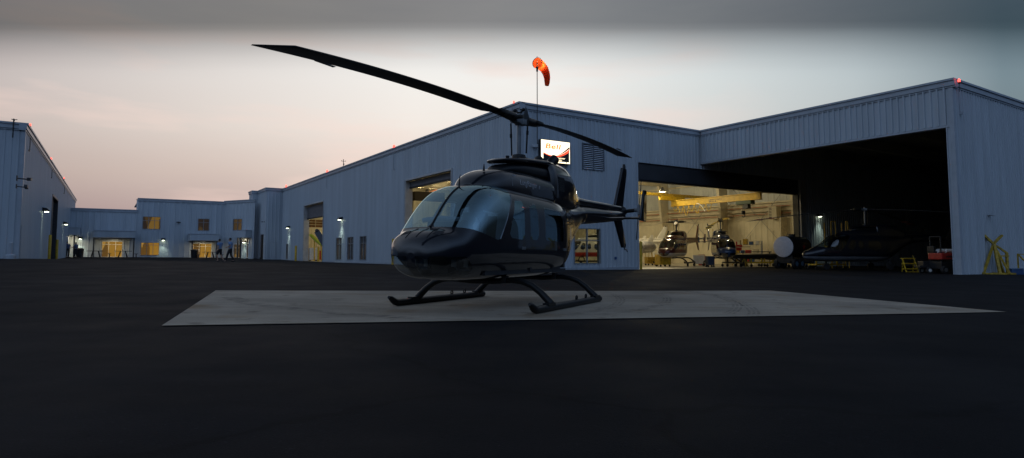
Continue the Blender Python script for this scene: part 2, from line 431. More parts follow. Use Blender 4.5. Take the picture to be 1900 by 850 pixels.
    for k, arc in enumerate(arcs):
        P = [ground_at(*p) for p in arc]; fine = []
        for i in range(len(P)-1):
            p0, p1, p2, p3 = P[max(i-1,0)], P[i], P[i+1], P[min(i+2,len(P)-1)]
            for s in range(6):
                t = s/6
                fine.append(.5*((2*p1)+(p2-p0)*t+(2*p0-5*p1+4*p2-p3)*t*t+(3*p1-p0-3*p2+p3)*t**3))
        mb = MB()
        for w in ((-.10,-.06),(-.035,.005),(.03,.07)) if k != 4 else ((-.15,.15),):
            for a, bb, in zip(fine, fine[1:]):
                d = (bb-a).normalized(); x = Vector((d.y,-d.x,0))
                q = [a+x*w[0], a+x*w[1], bb+x*w[1], bb+x*w[0]]
                mb.face([Vector((p.x, p.y, gz(p.x,p.y)+.017+.001*k)) for p in q])
        o = struct(mb.build('tyre_mark', m)); o['label'] = 'dark curved tyre scuffs on the concrete pad'
build_ground()

# ------------------------------------------------------------------ building frames
A = Vector((-.546,.838)).normalized(); B = Vector((A.y,-A.x))
C0 = Vector((.44,34.2))
wfL = WF(C0, A, -B); wfF = WF(C0, B, -A)
HR = wfL.hit(965.5,190)[1]
UF1 = wfF.hit(1298,247)[0]
C1 = wfF.P+wfF.d*UF1
wfW = WF(C1, -A, -B); LW = wfW.hit(1765,153)[0]
C2 = C1-A*LW
wfE = WF(C2, B, -A)
LL = wfL.hit(525,352)[0]
WB = 31.5; WING = 33.0
wfR = WF(C0+B*WB, A, -B)
ZB = -1.0

def window(parent, w, x0, x1, y0, y1, cols=2, rowsplit=None, fm=None, gm=None, name='window', rect=None, depth=.12):
    u0, u1, z0, z1 = rect or w.rect(x0, x1, y0, y1)
    f = MB(); t = .05
    for a, b_, c, d in ((u0,u1,z1-t,z1),(u0,u1,z0,z0+t),(u0,u0+t,z0+t,z1-t),(u1-t,u1,z0+t,z1-t)): w.box(f, a, b_, c, d, -depth, .05)
    for k in range(1, cols):
        u = u0+(u1-u0)*k/cols; w.box(f, u-.025, u+.025, z0+t, z1-t, -depth+.02, .02)
    if rowsplit:
        z = z0+(z1-z0)*rowsplit; w.box(f, u0+t, u1-t, z-.022, z+.022, -depth+.03, .03)
    fo = f.build(name, fm or MT['frame'], parent, off=parent.location)
    g = MB(); g.face([w.p(u0+t/2,z0+t/2,-depth+.05), w.p(u1-t/2,z0+t/2,-depth+.05), w.p(u1-t/2,z1-t/2,-depth+.05), w.p(u0+t/2,z1-t/2,-depth+.05)])
    g.build('pane', gm or MT['wglass'], fo, off=parent.location)
    return fo, (u0, u1, z0, z1)

def lit_mat(name, cols, s, sc=(1.3,1.3,.9)):
    m, nt, b = new_mat(name); N = nt.nodes.new; L = nt.links.new
    tc = N('ShaderNodeTexCoord'); mp = N('ShaderNodeMapping'); mp.inputs['Scale'].default_value = sc; L(tc.outputs['Object'], mp.inputs[0])
    v = N('ShaderNodeTexVoronoi'); v.distance = 'CHEBYCHEV'; v.inputs['Scale'].default_value = 1.0; L(mp.outputs[0], v.inputs['Vector'])
    sx = N('ShaderNodeSeparateColor'); L(v.outputs['Color'], sx.inputs[0])
    r = N('ShaderNodeValToRGB'); e = r.color_ramp.elements; r.color_ramp.interpolation = 'CONSTANT'
    while len(e) < len(cols): e.new(.5)
    for i, (el, c) in enumerate(zip(e, cols)): el.position = i/len(cols); el.color = (*c, 1)
    L(sx.outputs[0], r.inputs[0]); L(r.outputs[0], b.inputs['Emission Color']); b.inputs['Emission Strength'].default_value = s
    b.inputs['Base Color'].default_value = (.02,.02,.02,1); b.inputs['Roughness'].default_value = .1
    return m
MT['lit'] = lit_mat('lit_window_pane', [(.36,.185,.022),(.29,.145,.018),(.42,.24,.05),(.13,.065,.012),(.33,.17,.020)], .8, (1.6,1.6,.35))
MT['lit_dim'] = lit_mat('dim_lit_window_pane', [(.07,.040,.010),(.020,.013,.008),(.15,.085,.016),(.05,.030,.010)], .95, (1.2,1.2,.3))
MT['lit_tall'] = lit_mat('dim_hangar_window_pane', [(.008,.008,.010),(.03,.021,.010),(.010,.010,.012),(.05,.031,.012),(.012,.012,.012)], .6, (6,6,.5))
def light(name, kind, loc, energy, col, parent=None, size=.3, aim=None, spot=None, blend=.5):
    d = bpy.data.lights.new(name, kind); d.energy = energy; d.color = col
    if kind == 'AREA': d.size = size
    else: d.shadow_soft_size = size
    if kind == 'SPOT': d.spot_size = spot; d.spot_blend = blend
    o = bpy.data.objects.new(name, d); COL.objects.link(o); o.location = loc
    if aim is not None: o.rotation_euler = (Vector(aim)-Vector(loc)).to_track_quat('-Z', 'Y').to_euler()
    if parent is not None: o.parent = parent; o.location = Vector(loc)-parent.location
    return o
WARM = (1.0,.84,.50); GREENISH = (.86,1.0,.78)

def eave(mb, w, u0, u1, z):
    w.box(mb, u0, u1, z-.10, z, -.25, .17); w.box(mb, u0, u1, z-.34, z-.103, -.25, .11); w.box(mb, u0, u1, z-.42, z-.343, -.25, .06)

def grid_floor(mb, P, d, e, L1, L2, dz, n=12):
    b = len(mb.v)
    for j in range(n+1):
        for i in range(n+1):
            q = P+d*(L1*i/n)+e*(L2*j/n); mb.v.append(Vector((q.x, q.y, gz(q.x, q.y)+dz)))
    for j in range(n):
        for i in range(n): k = b+j*(n+1)+i; mb.f.append((k, k+1, k+n+2, k+n+1))

# ------------------------------------------------------------------ the main hangar
def main_hangar():
    t = thing('hangar_building', 'long pale ribbed metal hangar with its corner behind the black helicopter, lit up inside', 'hangar', (C0.x, C0.y, 0))
    off = t.location
    D1 = (*wfL.rect(752, 839, 331, 470)[:2], ZB, wfL.hit(752,333)[1])
    d1z = wfL.hit(750.5,334)[1]; d1r = wfL.hit(753,347)[1]
    u1a, u1b = wfL.hit(839,400)[0], wfL.hit(751,400)[0]
    u2a, u2b = wfL.hit(600,430)[0], wfL.hit(563.5,430)[0]
    d2z = wfL.hit(563.5,381)[1]; d2r = wfL.hit(566,405)[1]
    wins = [wfL.rect(624,634,441,482), wfL.rect(645,655.8,439.6,482), wfL.rect(668,680,438,482.5)]
    nd = wfL.rect(530.6,534.8,453,480)
    ops = [(u1a,u1b,ZB-1,d1z),(u2a,u2b,ZB-1,d2z)]+wins+[(nd[0],nd[1],ZB-1,nd[3])]
    mb = MB(); ribbed(mb, wfL, 0, LL+14, ZB, HR, ops); mb.build('side_wall', MT['clad'], t, off=off)
    # front wall with the wide door
    ua, ub = wfF.hit(1181.5,420)[0], wfF.hit(1488,420)[0]
    hz = wfF.hit(1184,301)[1]; hb = wfF.hit(1184,332)[1]
    fw = wfF.rect(1064.6,1114,423.5,489.5); lv = wfF.rect(1080,1120,267.5,316)
    mb = MB(); ribbed(mb, wfF, 0, WB+UF1+4, ZB, HR, [(ua,ub,ZB-1,hz), fw, lv], dep=.05); mb.build('front_wall', MT['clad'], t, off=off)
    # base angle
    cuts = [(0,u1a),(u1b,u2a),(u2b,LL)]
    for a, b in cuts:
        mb = MB(); n = max(1, int((b-a)/3))
        for k in range(n):
            x0, x1 = a+(b-a)*k/n, a+(b-a)*(k+1)/n; q = wfL.p((x0+x1)/2, 0); g = gz(q.x, q.y)
            wfL.box(mb, x0, x1, g-.2, g+.12, 0, .05)
        mb.build('base_trim', MT['trim'], t, off=off)
    mb = MB(); q = wfF.p(ua/2, 0); wfF.box(mb, .04, ua, gz(q.x,q.y)-.2, gz(q.x,q.y)+.12, 0, .05)
    mb.build('base_trim', MT['trim'], t, off=off)
    mb = MB(); eave(mb, wfL, -.17, LL, HR+.02); mb.build('eave_trim', MT['trim'], t, off=off)
    mb = MB(); eave(mb, wfF, .001, UF1, HR+.018); mb.build('eave_trim', MT['trim'], t, off=off)
    mb = MB(); wfL.box(mb, -.06, .12, ZB, HR-.42, .036, .06); wfF.box(mb, -.06, .12, ZB, HR-.42, .036, .058); mb.build('corner_trim', MT['trim'], t, off=off)
    # roof with interior underside
    mb = MB(); z = HR-.3
    P = [C0, C0+A*(LL+14), C0+A*(LL+14)+B*WB, C0+B*WB]
    mb.prism([(p.x, p.y, z) for p in P], (0,0,.12)); mb.build('roof', MT['roof'], t, off=off)
    # jambs, headers, rolling shutters
    for a, b, zt in ((u1a,u1b,d1z),(u2a,u2b,d2z)):
        mb = MB(); wfL.box(mb, a, a+.16, ZB, zt, -.55, .05); wfL.box(mb, b-.16, b, ZB, zt, -.55, .05); wfL.box(mb, a+.16, b-.16, zt-.12, zt, -.3, .05)
        ds = mb.build('door_surround', MT['jamb'], t, off=off)
        for x in (a, b): mb = MB(); wfL.box(mb, x-.02, x+.02, ZB, zt, .052, .08); mb.build('edge_guard', MT['trim'], ds, off=off)
    for a, b, zt, zr in ((u1a,u1b,d1z,d1r),(u2a,u2b,d2z,d2r)):
        mb = MB(); k = 0; z = zr
        while z < zt-.12:
            z2 = min(z+.11, zt-.12); wfL.box(mb, a+.161, b-.161, z+.004, z2, -.40-.02*(k % 2), -.34-.02*(k % 2)); z = z2; k += 1
        ro = mb.build('roller_door', MT['roller'], t, off=off)
        mb = MB(); wfL.box(mb, a+.161, b-.161, zr-.13, zr, -.42, -.30); mb.build('bottom_rail', MT['black'], ro, off=off)
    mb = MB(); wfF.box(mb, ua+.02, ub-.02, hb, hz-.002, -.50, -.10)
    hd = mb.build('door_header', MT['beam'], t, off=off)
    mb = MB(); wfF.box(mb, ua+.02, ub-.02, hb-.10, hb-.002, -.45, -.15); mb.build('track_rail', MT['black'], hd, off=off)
    mb = MB(); wfF.box(mb, ua-.03, ua+.14, ZB, hz, -.6, .05); mb.build('door_jamb', MT['clad'], t, off=off)
    mb = MB(); wfF.box(mb, ub-.14, ub+.55, ZB, hz, -.6, .05); mb.build('door_jamb', MT['jamb'], t, off=off)
    mb = MB(); wfF.box(mb, ub-.26, ub-.14, ZB, hb-.1, -.55, -.1); mb.build('door_seal', MT['black'], t, off=off)
    for r in wins: window(t, wfL, 0,0,0,0, cols=2, rowsplit=.70, rect=r, gm=MT['lit_tall'])
    window(t, wfF, 0,0,0,0, cols=2, rowsplit=.66, rect=fw, gm=MT['wglass'])
    mb = MB(); wfL.box(mb, nd[0], nd[1], ZB, nd[3], -.10, -.04); dd = mb.build('side_door', MT['roller'], t, off=off)
    mb = MB(); wfL.box(mb, nd[0]+.1, nd[0]+.2, nd[3]-1.2, nd[3]-1.1, -.04, .03); mb.build('handle', MT['steel'], dd, off=off)
    # louvre vent
    mb = MB(); u0, u1, z0, z1 = lv
    for a, b, c, d in ((u0,u1,z1-.06,z1),(u0,u1,z0,z0+.06),(u0,u0+.06,z0,z1),(u1-.06,u1,z0,z1),((u0+u1)/2-.025,(u0+u1)/2+.025,z0,z1)): wfF.box(mb, a,b,c,d,-.1,.075)
    vo = mb.build('louver_vent', mat('louver_frame_grey', (.13,.15,.18), .45), t, off=off)
    mb = MB(); n = 13
    for k in range(n):
        z = z0+.06+(z1-z0-.12)*k/n; h = (z1-z0-.12)/n
        for a, b in ((u0+.06,(u0+u1)/2-.025),((u0+u1)/2+.025,u1-.06)):
            mb.prism([wfF.p(a,z,.06), wfF.p(a,z+h*.16,.055), wfF.p(a,z+h*.62,-.05), wfF.p(a,z+h*.46,-.055)], Vector((wfF.d.x, wfF.d.y, 0))*(b-a))
    mb.build('louver_slats', mat('sky_tinted_slat', (.72,.76,.82), .35), vo, off=off)  # reflected skylight painted into the pale slat colour
    mb = MB(); wfF.box(mb, u0, u1, z0, z1, -.2, -.12); mb.build('louver_back', MT['dark'], vo, off=off)
    # conduits with hooked ends hanging from the roof lamps
    for px, y0, y1 in ((607,320,350),(731,275,315)):
        u, z = wfL.hit(px, y1); mb = MB(); wfL.box(mb, u-.02, u+.02, z, HR-.42, .045, .08); wfL.box(mb, u-.30, u-.02, z, z+.04, .045, .08)
        mb.build('conduit', MT['trim'], t, off=off)
    u, z = wfF.hit(1141,479); mb = MB(); wfF.box(mb, u-.06, u+.06, z-.08, z+.08, .035, .1); mb.build('socket_box', MT['blue'], t, off=off)
    # ---- interior
    mb = MB(); grid_floor(mb, C0+B*.05, A, B, LL+13, WB-.1, .016); mb.build('floor', mat('sealed_floor', (.42,.38,.30), .35, 0, .1, 2), t, off=off, smooth='all')
    ZL = 4.05
    mb = MB(); ribbed(mb, wfR, 0, LL+13, ZB, ZL, sp=.61, dep=.03); mb.build('liner_wall', MT['cream'], t, off=off)
    mb = MB(); ribbed(mb, wfR, 0, LL+13, ZL+1.5, HR-.31, sp=.61, dep=.03, out=-.25); mb.build('upper_wall', mat('upper_wall_panel', (.50,.52,.52), .6, 0, .05, 1), t, off=off)
    mb = MB(); wfR.box(mb, 0, LL+13, ZL, ZL+1.5, -.29, -.22); mb.build('insulation_band', MT['cream2'], t, off=off)
    mb = MB()
    for z in (ZL+.03, ZL+.75, ZL+1.5, HR-1.4): wfR.box(mb, 0, LL+13, z-.07, z+.07, -.2, .06)
    mb.build('girts', MT['cream2'], t, off=off)
    mb = MB()
    for z in (ZL+.45, ZL+1.1): mb.tube([wfR.p(0,z,.12), wfR.p(LL,z,.12)], .035, 6)
    mb.build('wall_pipe', MT['orange_pipe'], t, off=off)
    us = [3.2+7.6*k for k in range(8)]
    for u in us:
        for w, nm in ((wfR, .04), (wfL, None)):
            if w is wfL and (u1a-.3 < u < u1b+.3 or u2a-.3 < u < u2b+.3): continue
            s = 1 if w is wfR else -1
            o0, o1, o2 = (.04, .65, 1.5) if w is wfR else (-.5, -1.0, -1.7)
            mb = MB(); zt = HR-1.2
            for x0, x1, oo in ((u-.16,u+.16,0),):
                # tapered web with flanges
                mb.prism([w.p(u-.015,ZB,o0), w.p(u-.015,zt,o0), w.p(u-.015,zt,o2), w.p(u-.015,ZB,o1)], Vector((w.d.x,w.d.y,0))*.03)
                mb.prism([w.p(u-.15,ZB,o1), w.p(u+.15,ZB,o1), w.p(u+.15,zt,o2), w.p(u-.15,zt,o2)], Vector((w.n.x,w.n.y,0))*.03*s)
            mb.build('column', MT['cream2'], t, off=off)
        mb = MB(); w2 = WF(C0+A*u, B, -A); zt = HR-1.2
        w2.box(mb, .5, WB-.05, zt-.03, zt, -.15, .15); w2.box(mb, .5, WB-.05, zt, HR-.32, -.015, .015)
        mb.build('rafter', MT['cream2'], t, off=off)
    mb = MB()
    for k in range(12): wfR.box(mb, .3, LL+12, HR-.52, HR-.31, 1.2+k*2.5, 1.28+k*2.5)
    mb.build('purlins', MT['cream2'], t, off=off)
    mb = MB()
    for k in range(3):
        mb.tube([wfR.p(.5,HR-1.35,8+k*6), wfR.p(40,HR-1.35,8+k*6)], .05, 6)
    mb.build('sprinkler_pipe', MT['orange_pipe'], t, off=off)
    # cross bracing cables on the right wall
    mb = MB()
    u = us[2]
    for a, b in (((us[1]+.2,ZB+1.2),(us[2]-.2,HR-1.5)),((us[1]+.2,HR-1.5),(us[2]-.2,ZB+1.2)),((us[0]+.2,ZB+1.2),(us[1]-.2,HR-1.5)),((us[0]+.2,HR-1.5),(us[1]-.2,ZB+1.2))):
        mb.tube([wfR.p(*a,.3), wfR.p(*b,.3)], .022, 5)
    mb.build('brace_cable', MT['steel'], t, off=off)
    # inner lining of left and front walls, rear wall
    mb = MB(); ribbed(mb, wfL, .4, LL+13, ZB, HR-.35, [(a-.0,b+.0,c,d) for a,b,c,d in ops], sp=.61, dep=-.02, out=-.30)
    ribbed(mb, wfF, .4, WB-.1, ZB, HR-.35, [(ua,ub,ZB-1,hz), fw, lv], sp=.61, dep=-.02, out=-.30)
    mb.build('inner_lining', MT['cream'], t, off=off)
    w3 = WF(C0+A*(LL+13), B, -A); mb = MB(); ribbed(mb, w3, 0, WB, ZB, HR, sp=.61, dep=.02); mb.build('rear_wall', MT['cream'], t, off=off)
    return t, dict(us=us, ua=ua, ub=ub, hb=hb, u1=(u1a,u1b), u2=(u2a,u2b), ZL=ZL)
MAIN, MI = main_hangar()

# ------------------------------------------------------------------ open wing on the right (unlit)
def wing():
    t = thing('open_hangar', 'open-fronted unlit hangar wing with a deep ribbed fascia over its dark mouth', 'hangar', (C2.x, C2.y, 0)); off = t.location
    fz = wfW.hit(1757,232)[1]
    mb = MB(); ribbed(mb, wfW, .04, LW-.27, fz, HR, sp=.305, dep=.075); ribbed(mb, wfW, LW-.27, LW, ZB, HR, sp=.61, dep=0)
    mb.build('fascia_wall', MT['clad'], t, off=off)
    mb = MB(); wfW.box(mb, .05, LW-.02, fz-.12, fz, -.35, .05); mb.build('fascia_trim', MT['trim'], t, off=off)
    mb = MB(); ribbed(mb, wfE, 0, WING, ZB, HR, sp=.305, dep=.045); mb.build('end_wall', MT['clad'], t, off=off)
    mb = MB(); eave(mb, wfW, .18, LW+.17, HR+.016); mb.build('eave_trim', MT['trim'], t, off=off)
    mb = MB(); eave(mb, wfE, .18, WING, HR+.014); mb.build('eave_trim', MT['trim'], t, off=off)
    mb = MB(); wfE.box(mb, -.05, .14, ZB, HR-.43, .032, .06); wfW.box(mb, LW-.14, LW+.05, ZB, HR-.43, .03, .055)
    wfW.box(mb, LW-.31, LW-.26, ZB, fz-.12, -.35, .04); mb.build('corner_trim', MT['trim'], t, off=off)
    P = [C1, C2, C2+B*WING, C1+B*WING]
    mb = MB(); mb.prism([(p.x, p.y, HR-.32) for p in P], (0,0,.12)); mb.build('roof', MT['clad_dark'], t, off=off)
    w = WF(C1+B*WING, -A, -B); mb = MB(); ribbed(mb, w, 0, LW, ZB, HR-.3, sp=.61, dep=.03); mb.build('rear_wall', MT['clad_dark'], t, off=off)
    mb = MB(); wfE.box(mb, .1, WING, ZB, HR-.35, -.12, -.08); mb.build('inner_lining', MT['clad_dark'], t, off=off)
    mb = MB(); wfW.box(mb, .1, LW-.32, fz, HR-.35, -.12, -.08); mb.build('fascia_lining', MT['clad_dark'], t, off=off)
    for k in range(4):
        mb = MB(); w2 = WF(C1-A*(1.5+k*4.2), B, -A); w2.box(mb, .3, WING, HR-1.1, HR-.33, -.1, .1); mb.build('rafter', MT['clad_dark'], t, off=off)
    u, z = wfE.hit(1779,211); mb = MB(); wfE.box(mb, u-.05, u+.05, z-.05, z+.08, .03, .2); wfE.box(mb, u-.02, u+.02, z, HR-.42, .03, .06); mb.build('conduit', MT['trim'], t, off=off)
    return t
WINGT = wing()

# ------------------------------------------------------------------ stepped blocks at the end of the long wall
def blocks():
    P1 = C0+A*LL
    p1 = 2.0
    cz = HR+.05
    t = thing('stair_block', 'narrow stepped ribbed block at the far end of the long hangar wall', 'building', ((P1-B*p1).x, (P1-B*p1).y, 0)); off = t.location
    wa = WF(P1, -B, -A); wb = WF(P1-B*p1, A, -B)
    l1 = wb.hit(478.5,400)[0]
    d = wb.rect(482.6,488.6,435,476)
    mb = MB(); ribbed(mb, wa, 0, p1, ZB, cz, sp=.45, dep=.04); mb.build('front_wall', MT['clad'], t, off=off)
    mb = MB(); ribbed(mb, wb, 0, l1, ZB, cz, [(d[0],d[1],ZB-1,d[3])], sp=.45, dep=.04); mb.build('side_wall', MT['clad'], t, off=off)
    mb = MB(); wb.box(mb, d[0], d[1], ZB, d[3], -.2, -.12); mb.build('door', MT['black'], t, off=off)
    mb = MB(); eave(mb, wa, -.1, p1+.17, cz+.02); eave(mb, wb, .001, l1, cz+.018); mb.build('eave_trim', MT['trim'], t, off=off)
    P2 = P1-B*p1+A*l1
    wc = WF(P2, -B, -A); p2 = wc.hit(468,400)[0]; we = WF(P2-B*p2, A, -B)
    l2 = we.hit(461.3,400)[0]
    mb = MB(); ribbed(mb, wc, 0, p2, ZB, cz, sp=.45, dep=.04); ribbed(mb, we, 0, l2, ZB, cz, sp=.45, dep=.04); mb.build('return_wall', MT['clad'], t, off=off)
    mb = MB(); eave(mb, wc, -.0, p2+.17, cz+.016); eave(mb, we, .001, l2, cz+.014); mb.build('eave_trim', MT['trim'], t, off=off)
    mb = MB(); Q = [P1, P1-B*p1, P2, P2-B*p2, P2-B*p2+A*l2, P2+A*l2+B*3, P1+B*1]
    mb.prism([(p.x, p.y, cz-.3) for p in Q], (0,0,.1)); mb.build('roof', MT['roof'], t, off=off)
    mb = MB(); u0, u1, z0, z1 = wa.rect(499,513,449,480)
    for a, b, c, dd in ((u0,u1,z1-.04,z1),(u0,u0+.04,ZB,z1),(u1-.04,u1,ZB,z1)): wa.box(mb, a,b,c,dd,.03,.06)
    mb.build('hatch_trim', MT['trim'], t, off=off)
    return t, wb
BLOCK, wfB1 = blocks()

# ------------------------------------------------------------------ far-left hangar
K0 = at(46.5, 229.5, 34.5); HK = K0.z; K0 = Vector((K0.x, K0.y))
AK = Vector(((208.5-950)/FPX, 1)).normalized(); BK = Vector((AK.y, -AK.x))
wfK = WF(K0, AK, BK); wfKF = WF(K0, -B, -A)
def left_hangar():
    t = thing('hangar_building', 'dark blue-grey metal hangar at the left edge with red lamps along its roof', 'hangar', (K0.x, K0.y, 0)); off = t.location
    L1 = wfK.hit(138.5,400)[0]
    d = wfK.rect(94,105,357,470)
    mb = MB(); ribbed(mb, wfK, 0, L1, ZB, HK, [(d[0],d[1],ZB-1,wfK.hit(94,357)[1])], dep=.03); mb.build('side_wall', MT['clad'], t, off=off)
    mb = MB(); ribbed(mb, wfKF, 0, 26, ZB, HK, dep=.03); mb.build('front_wall', MT['clad'], t, off=off)
    mb = MB(); eave(mb, wfK, -.17, L1, HK+.02); mb.build('eave_trim', MT['trim'], t, off=off)
    mb = MB(); eave(mb, wfKF, .001, 26, HK+.018); mb.build('eave_trim', MT['trim'], t, off=off)
    mb = MB(); wfK.box(mb, -.05, .13, ZB, HK-.42, .032, .06); wfKF.box(mb, -.05, .13, ZB, HK-.42, .032, .058); mb.build('corner_trim', MT['trim'], t, off=off)
    zt = wfK.hit(94,357)[1]
    mb = MB(); wfK.box(mb, d[0], d[1], ZB, zt, -.35, -.28); mb.build('roller_door', MT['roller'], t, off=off)
    mb = MB(); wfK.box(mb, d[0], d[0]+.15, ZB, zt, -.28, .05); wfK.box(mb, d[1]-.15, d[1], ZB, zt, -.28, .05); wfK.box(mb, d[0]+.15, d[1]-.15, zt-.15, zt, -.27, .05)
    mb.build('door_surround', MT['bronze'], t, off=off)
    P = [K0, K0+AK*L1, K0+AK*L1-B*26, K0-B*26]
    mb = MB(); mb.prism([(p.x, p.y, HK-.3) for p in P], (0,0,.12)); mb.build('roof', MT['roof'], t, off=off)
    w = WF(K0+AK*L1, -B, A); mb = MB(); ribbed(mb, w, 0, 26, ZB, HK-.3, dep=.03, sp=.61); mb.build('rear_wall', MT['clad'], t, off=off)
    for px, y1 in ((53,281),(94.5,331),(118,360)):
        u, z = wfK.hit(px, y1); mb = MB(); wfK.box(mb, u-.02, u+.02, z, HK-.42, .035, .07); wfK.box(mb, u-.5, u-.02, z, z+.04, .035, .07); mb.build('conduit', MT['bronze'], t, off=off)
    u, z = wfK.hit(36.5,418); mb = MB(); q = wfK.p(u,0); wfK.box(mb, u-.03, u+.03, gz(q.x,q.y), z, .035, .09); mb.build('downpipe', MT['trim'], t, off=off)
    return t, L1
LEFTH, LK = left_hangar()

# ------------------------------------------------------------------ two-storey office at the back
M1 = at(418.5, 374.5, 84.0); HM = M1.z; M1 = Vector((M1.x, M1.y))
wfO = WF(M1, -B, -A)
dirN = Vector((.889,-.458)).normalized(); wfN = WF(M1, dirN, Vector((-.458,-.889)))
def office():
    t = thing('office_building', 'two-storey pale metal office block with orange lit windows at the back of the yard', 'building', (M1.x, M1.y, 0)); off = t.location
    ue = wfO.hit(256,400)[0]; ul = wfO.hit(120,400)[0]+6
    HLo = wfO.hit(200,388)[1]
    W = {}
    W['a'] = wfO.rect(264.5,298,402,425.5); W['b'] = wfO.rect(367,388.3,405.8,428.3); W['c'] = wfO.rect(260.5,295.5,450,474)
    e1 = wfO.rect(188.5,227,448,476.6); e2 = wfO.rect(357.5,392.5,452,478)
    e1 = (e1[0], e1[1], ZB, e1[3]); e2 = (e2[0], e2[1], ZB, e2[3])
    ops = list(W.values())+[e1, e2]
    mb = MB(); ribbed(mb, wfO, 0, ue, ZB, HM, ops, sp=.61, dep=.05); mb.build('front_wall', MT['clad'], t, off=off)
    mb = MB(); ribbed(mb, wfO, ue, ul, ZB, HLo, ops, sp=.61, dep=.05); mb.build('low_wall', MT['clad'], t, off=off)
    mb = MB(); eave(mb, wfO, 0, ue+.1, HM+.02); mb.build('eave_trim', MT['trim'], t, off=off)
    mb = MB(); eave(mb, wfO, ue+.001, ul, HLo+.02); mb.build('eave_trim', MT['trim'], t, off=off)
    ws = WF(M1-B*ue, A, -B); mb = MB(); ribbed(mb, ws, 0, 5, HLo-.4, HM, sp=.61, dep=.04); mb.build('side_wall', MT['clad'], t, off=off)
    mb = MB()
    for u0, u1, z in ((0,ue,HM-.3),(ue,ul,HLo-.3)):
        P = [M1-B*u0, M1-B*u1, M1-B*u1+A*14, M1-B*u0+A*14]; mb.prism([(p.x, p.y, z) for p in P], (0,0,.1))
    mb.build('roof', MT['roof'], t, off=off)
    wn = wfN.rect(432.8,449.2,406.3,428.5); dn = wfN.rect(433,446,453,478); dn = (dn[0],dn[1],ZB,dn[3]); dm = wfN.rect(457.5,461.5,441.5,478); dm = (dm[0],dm[1],ZB,dm[3])
    LN = wfN.hit(462,420)[0]+1
    mb = MB(); ribbed(mb, wfN, 0, LN, ZB, HM+.1, [wn,dn,dm], sp=.61, dep=.05); mb.build('angled_wall', MT['clad'], t, off=off)
    mb = MB(); eave(mb, wfN, -.1, LN, HM+.12); mb.build('eave_trim', MT['trim'], t, off=off)
    window(t, wfO, 0,0,0,0, 3, .68, rect=W['a'], gm=MT['lit_dim']); window(t, wfO, 0,0,0,0, 2, .68, rect=W['b'], gm=MT['lit_dim'])
    window(t, wfO, 0,0,0,0, 3, .80, rect=W['c'], gm=MT['lit']); window(t, wfN, 0,0,0,0, 2, .68, rect=wn, gm=MT['lit_dim'])
    q = wfO.p(e1[0],0); g1 = gz(q.x,q.y); q = wfO.p(e2[0],0); g2 = gz(q.x,q.y)
    for (w, e, g, c) in ((wfO,e1,g1,3),(wfO,e2,g2,3),(wfN,dn,g2,2),(wfN,dm,g2,1)):
        fo, _ = window(t, w, 0,0,0,0, c, .80 if w is wfO else .72, rect=(e[0],e[1],g,e[3]), gm=MT['lit'] if w is wfO else MT['lit_dim'], fm=MT['white'], name='glass_door')
    # canopies on posts
    for w, x0, x1, y0, y1, o, posts in ((wfO,173,251,429,441,2.6,(173.5,248)),(wfO,353,407,435,446.5,2.6,(356.5,402)),(wfO,121.5,147.5,423,436,2.4,(137,)),(wfN,433.5,455.5,428,441,1.0,(441,446))):
        u0, u1, z0, z1 = w.rect(x0, x1, y0, y1, o)
        mb = MB(); w.box(mb, u0, u1, z0, z1, .06, o); c = mb.build('canopy', MT['clad'], t, off=off)
        mb = MB(); w.box(mb, u0-.05, u1+.05, z1, z1+.08, .06, o+.05); mb.build('canopy_trim', MT['trim'], c, off=off)
        for px in posts:
            u = w.hit(px, 460, o-.2)[0]; q = w.p(u, 0, o-.2); mb = MB(); w.box(mb, u-.07, u+.07, gz(q.x,q.y), z0, o-.27, o-.13); mb.build('canopy_post', MT['bronze'], c, off=off)
        u = (u0+u1)/2; light('canopy_downlight', 'AREA', w.p(u, z0-.08, o*.5), 30 if w is wfO else 10, (1,.84,.55), t, .5)
    return t
OFFICE = office()
# ------------------------------------------------------------------ helicopters
def paint(name, col, rough=.35, coat=1., coatr=.03, flake=None):
    m = mat(name, col, rough, 0, .06, 3, coat=coat, coatr=coatr, spec=.12)
    return m
HM_ = dict(
    body=paint('gloss_black_paint', (.006,.008,.013), .3), trim=mat('satin_black_trim', (.0055,.0065,.008), .38, spec=.28),
    rotor=mat('dark_blade_paint', (.011,.012,.014), .42, spec=.3), metal=mat('grey_rotor_metal', (.20,.22,.24), .42, .6),
    dark=mat('matt_interior', (.02,.021,.024), .8), seat=mat('blue_grey_seat_cloth', (.16,.20,.25), .9), panel=mat('instrument_black', (.01,.01,.011), .6),
    frame=mat('window_frame_grey', (.075,.08,.09), .3, spec=.8), wind=glass('windscreen_glass', (.80,.93,.96), 1., .008, 2.7, (.62,.90,1.0)), side=glass('side_window_glass', (.42,.54,.60), 1., .01, 2.1, (.65,.88,1.0)), chin=glass('chin_glass', (.82,.88,.88), .9, .01, 1.5))

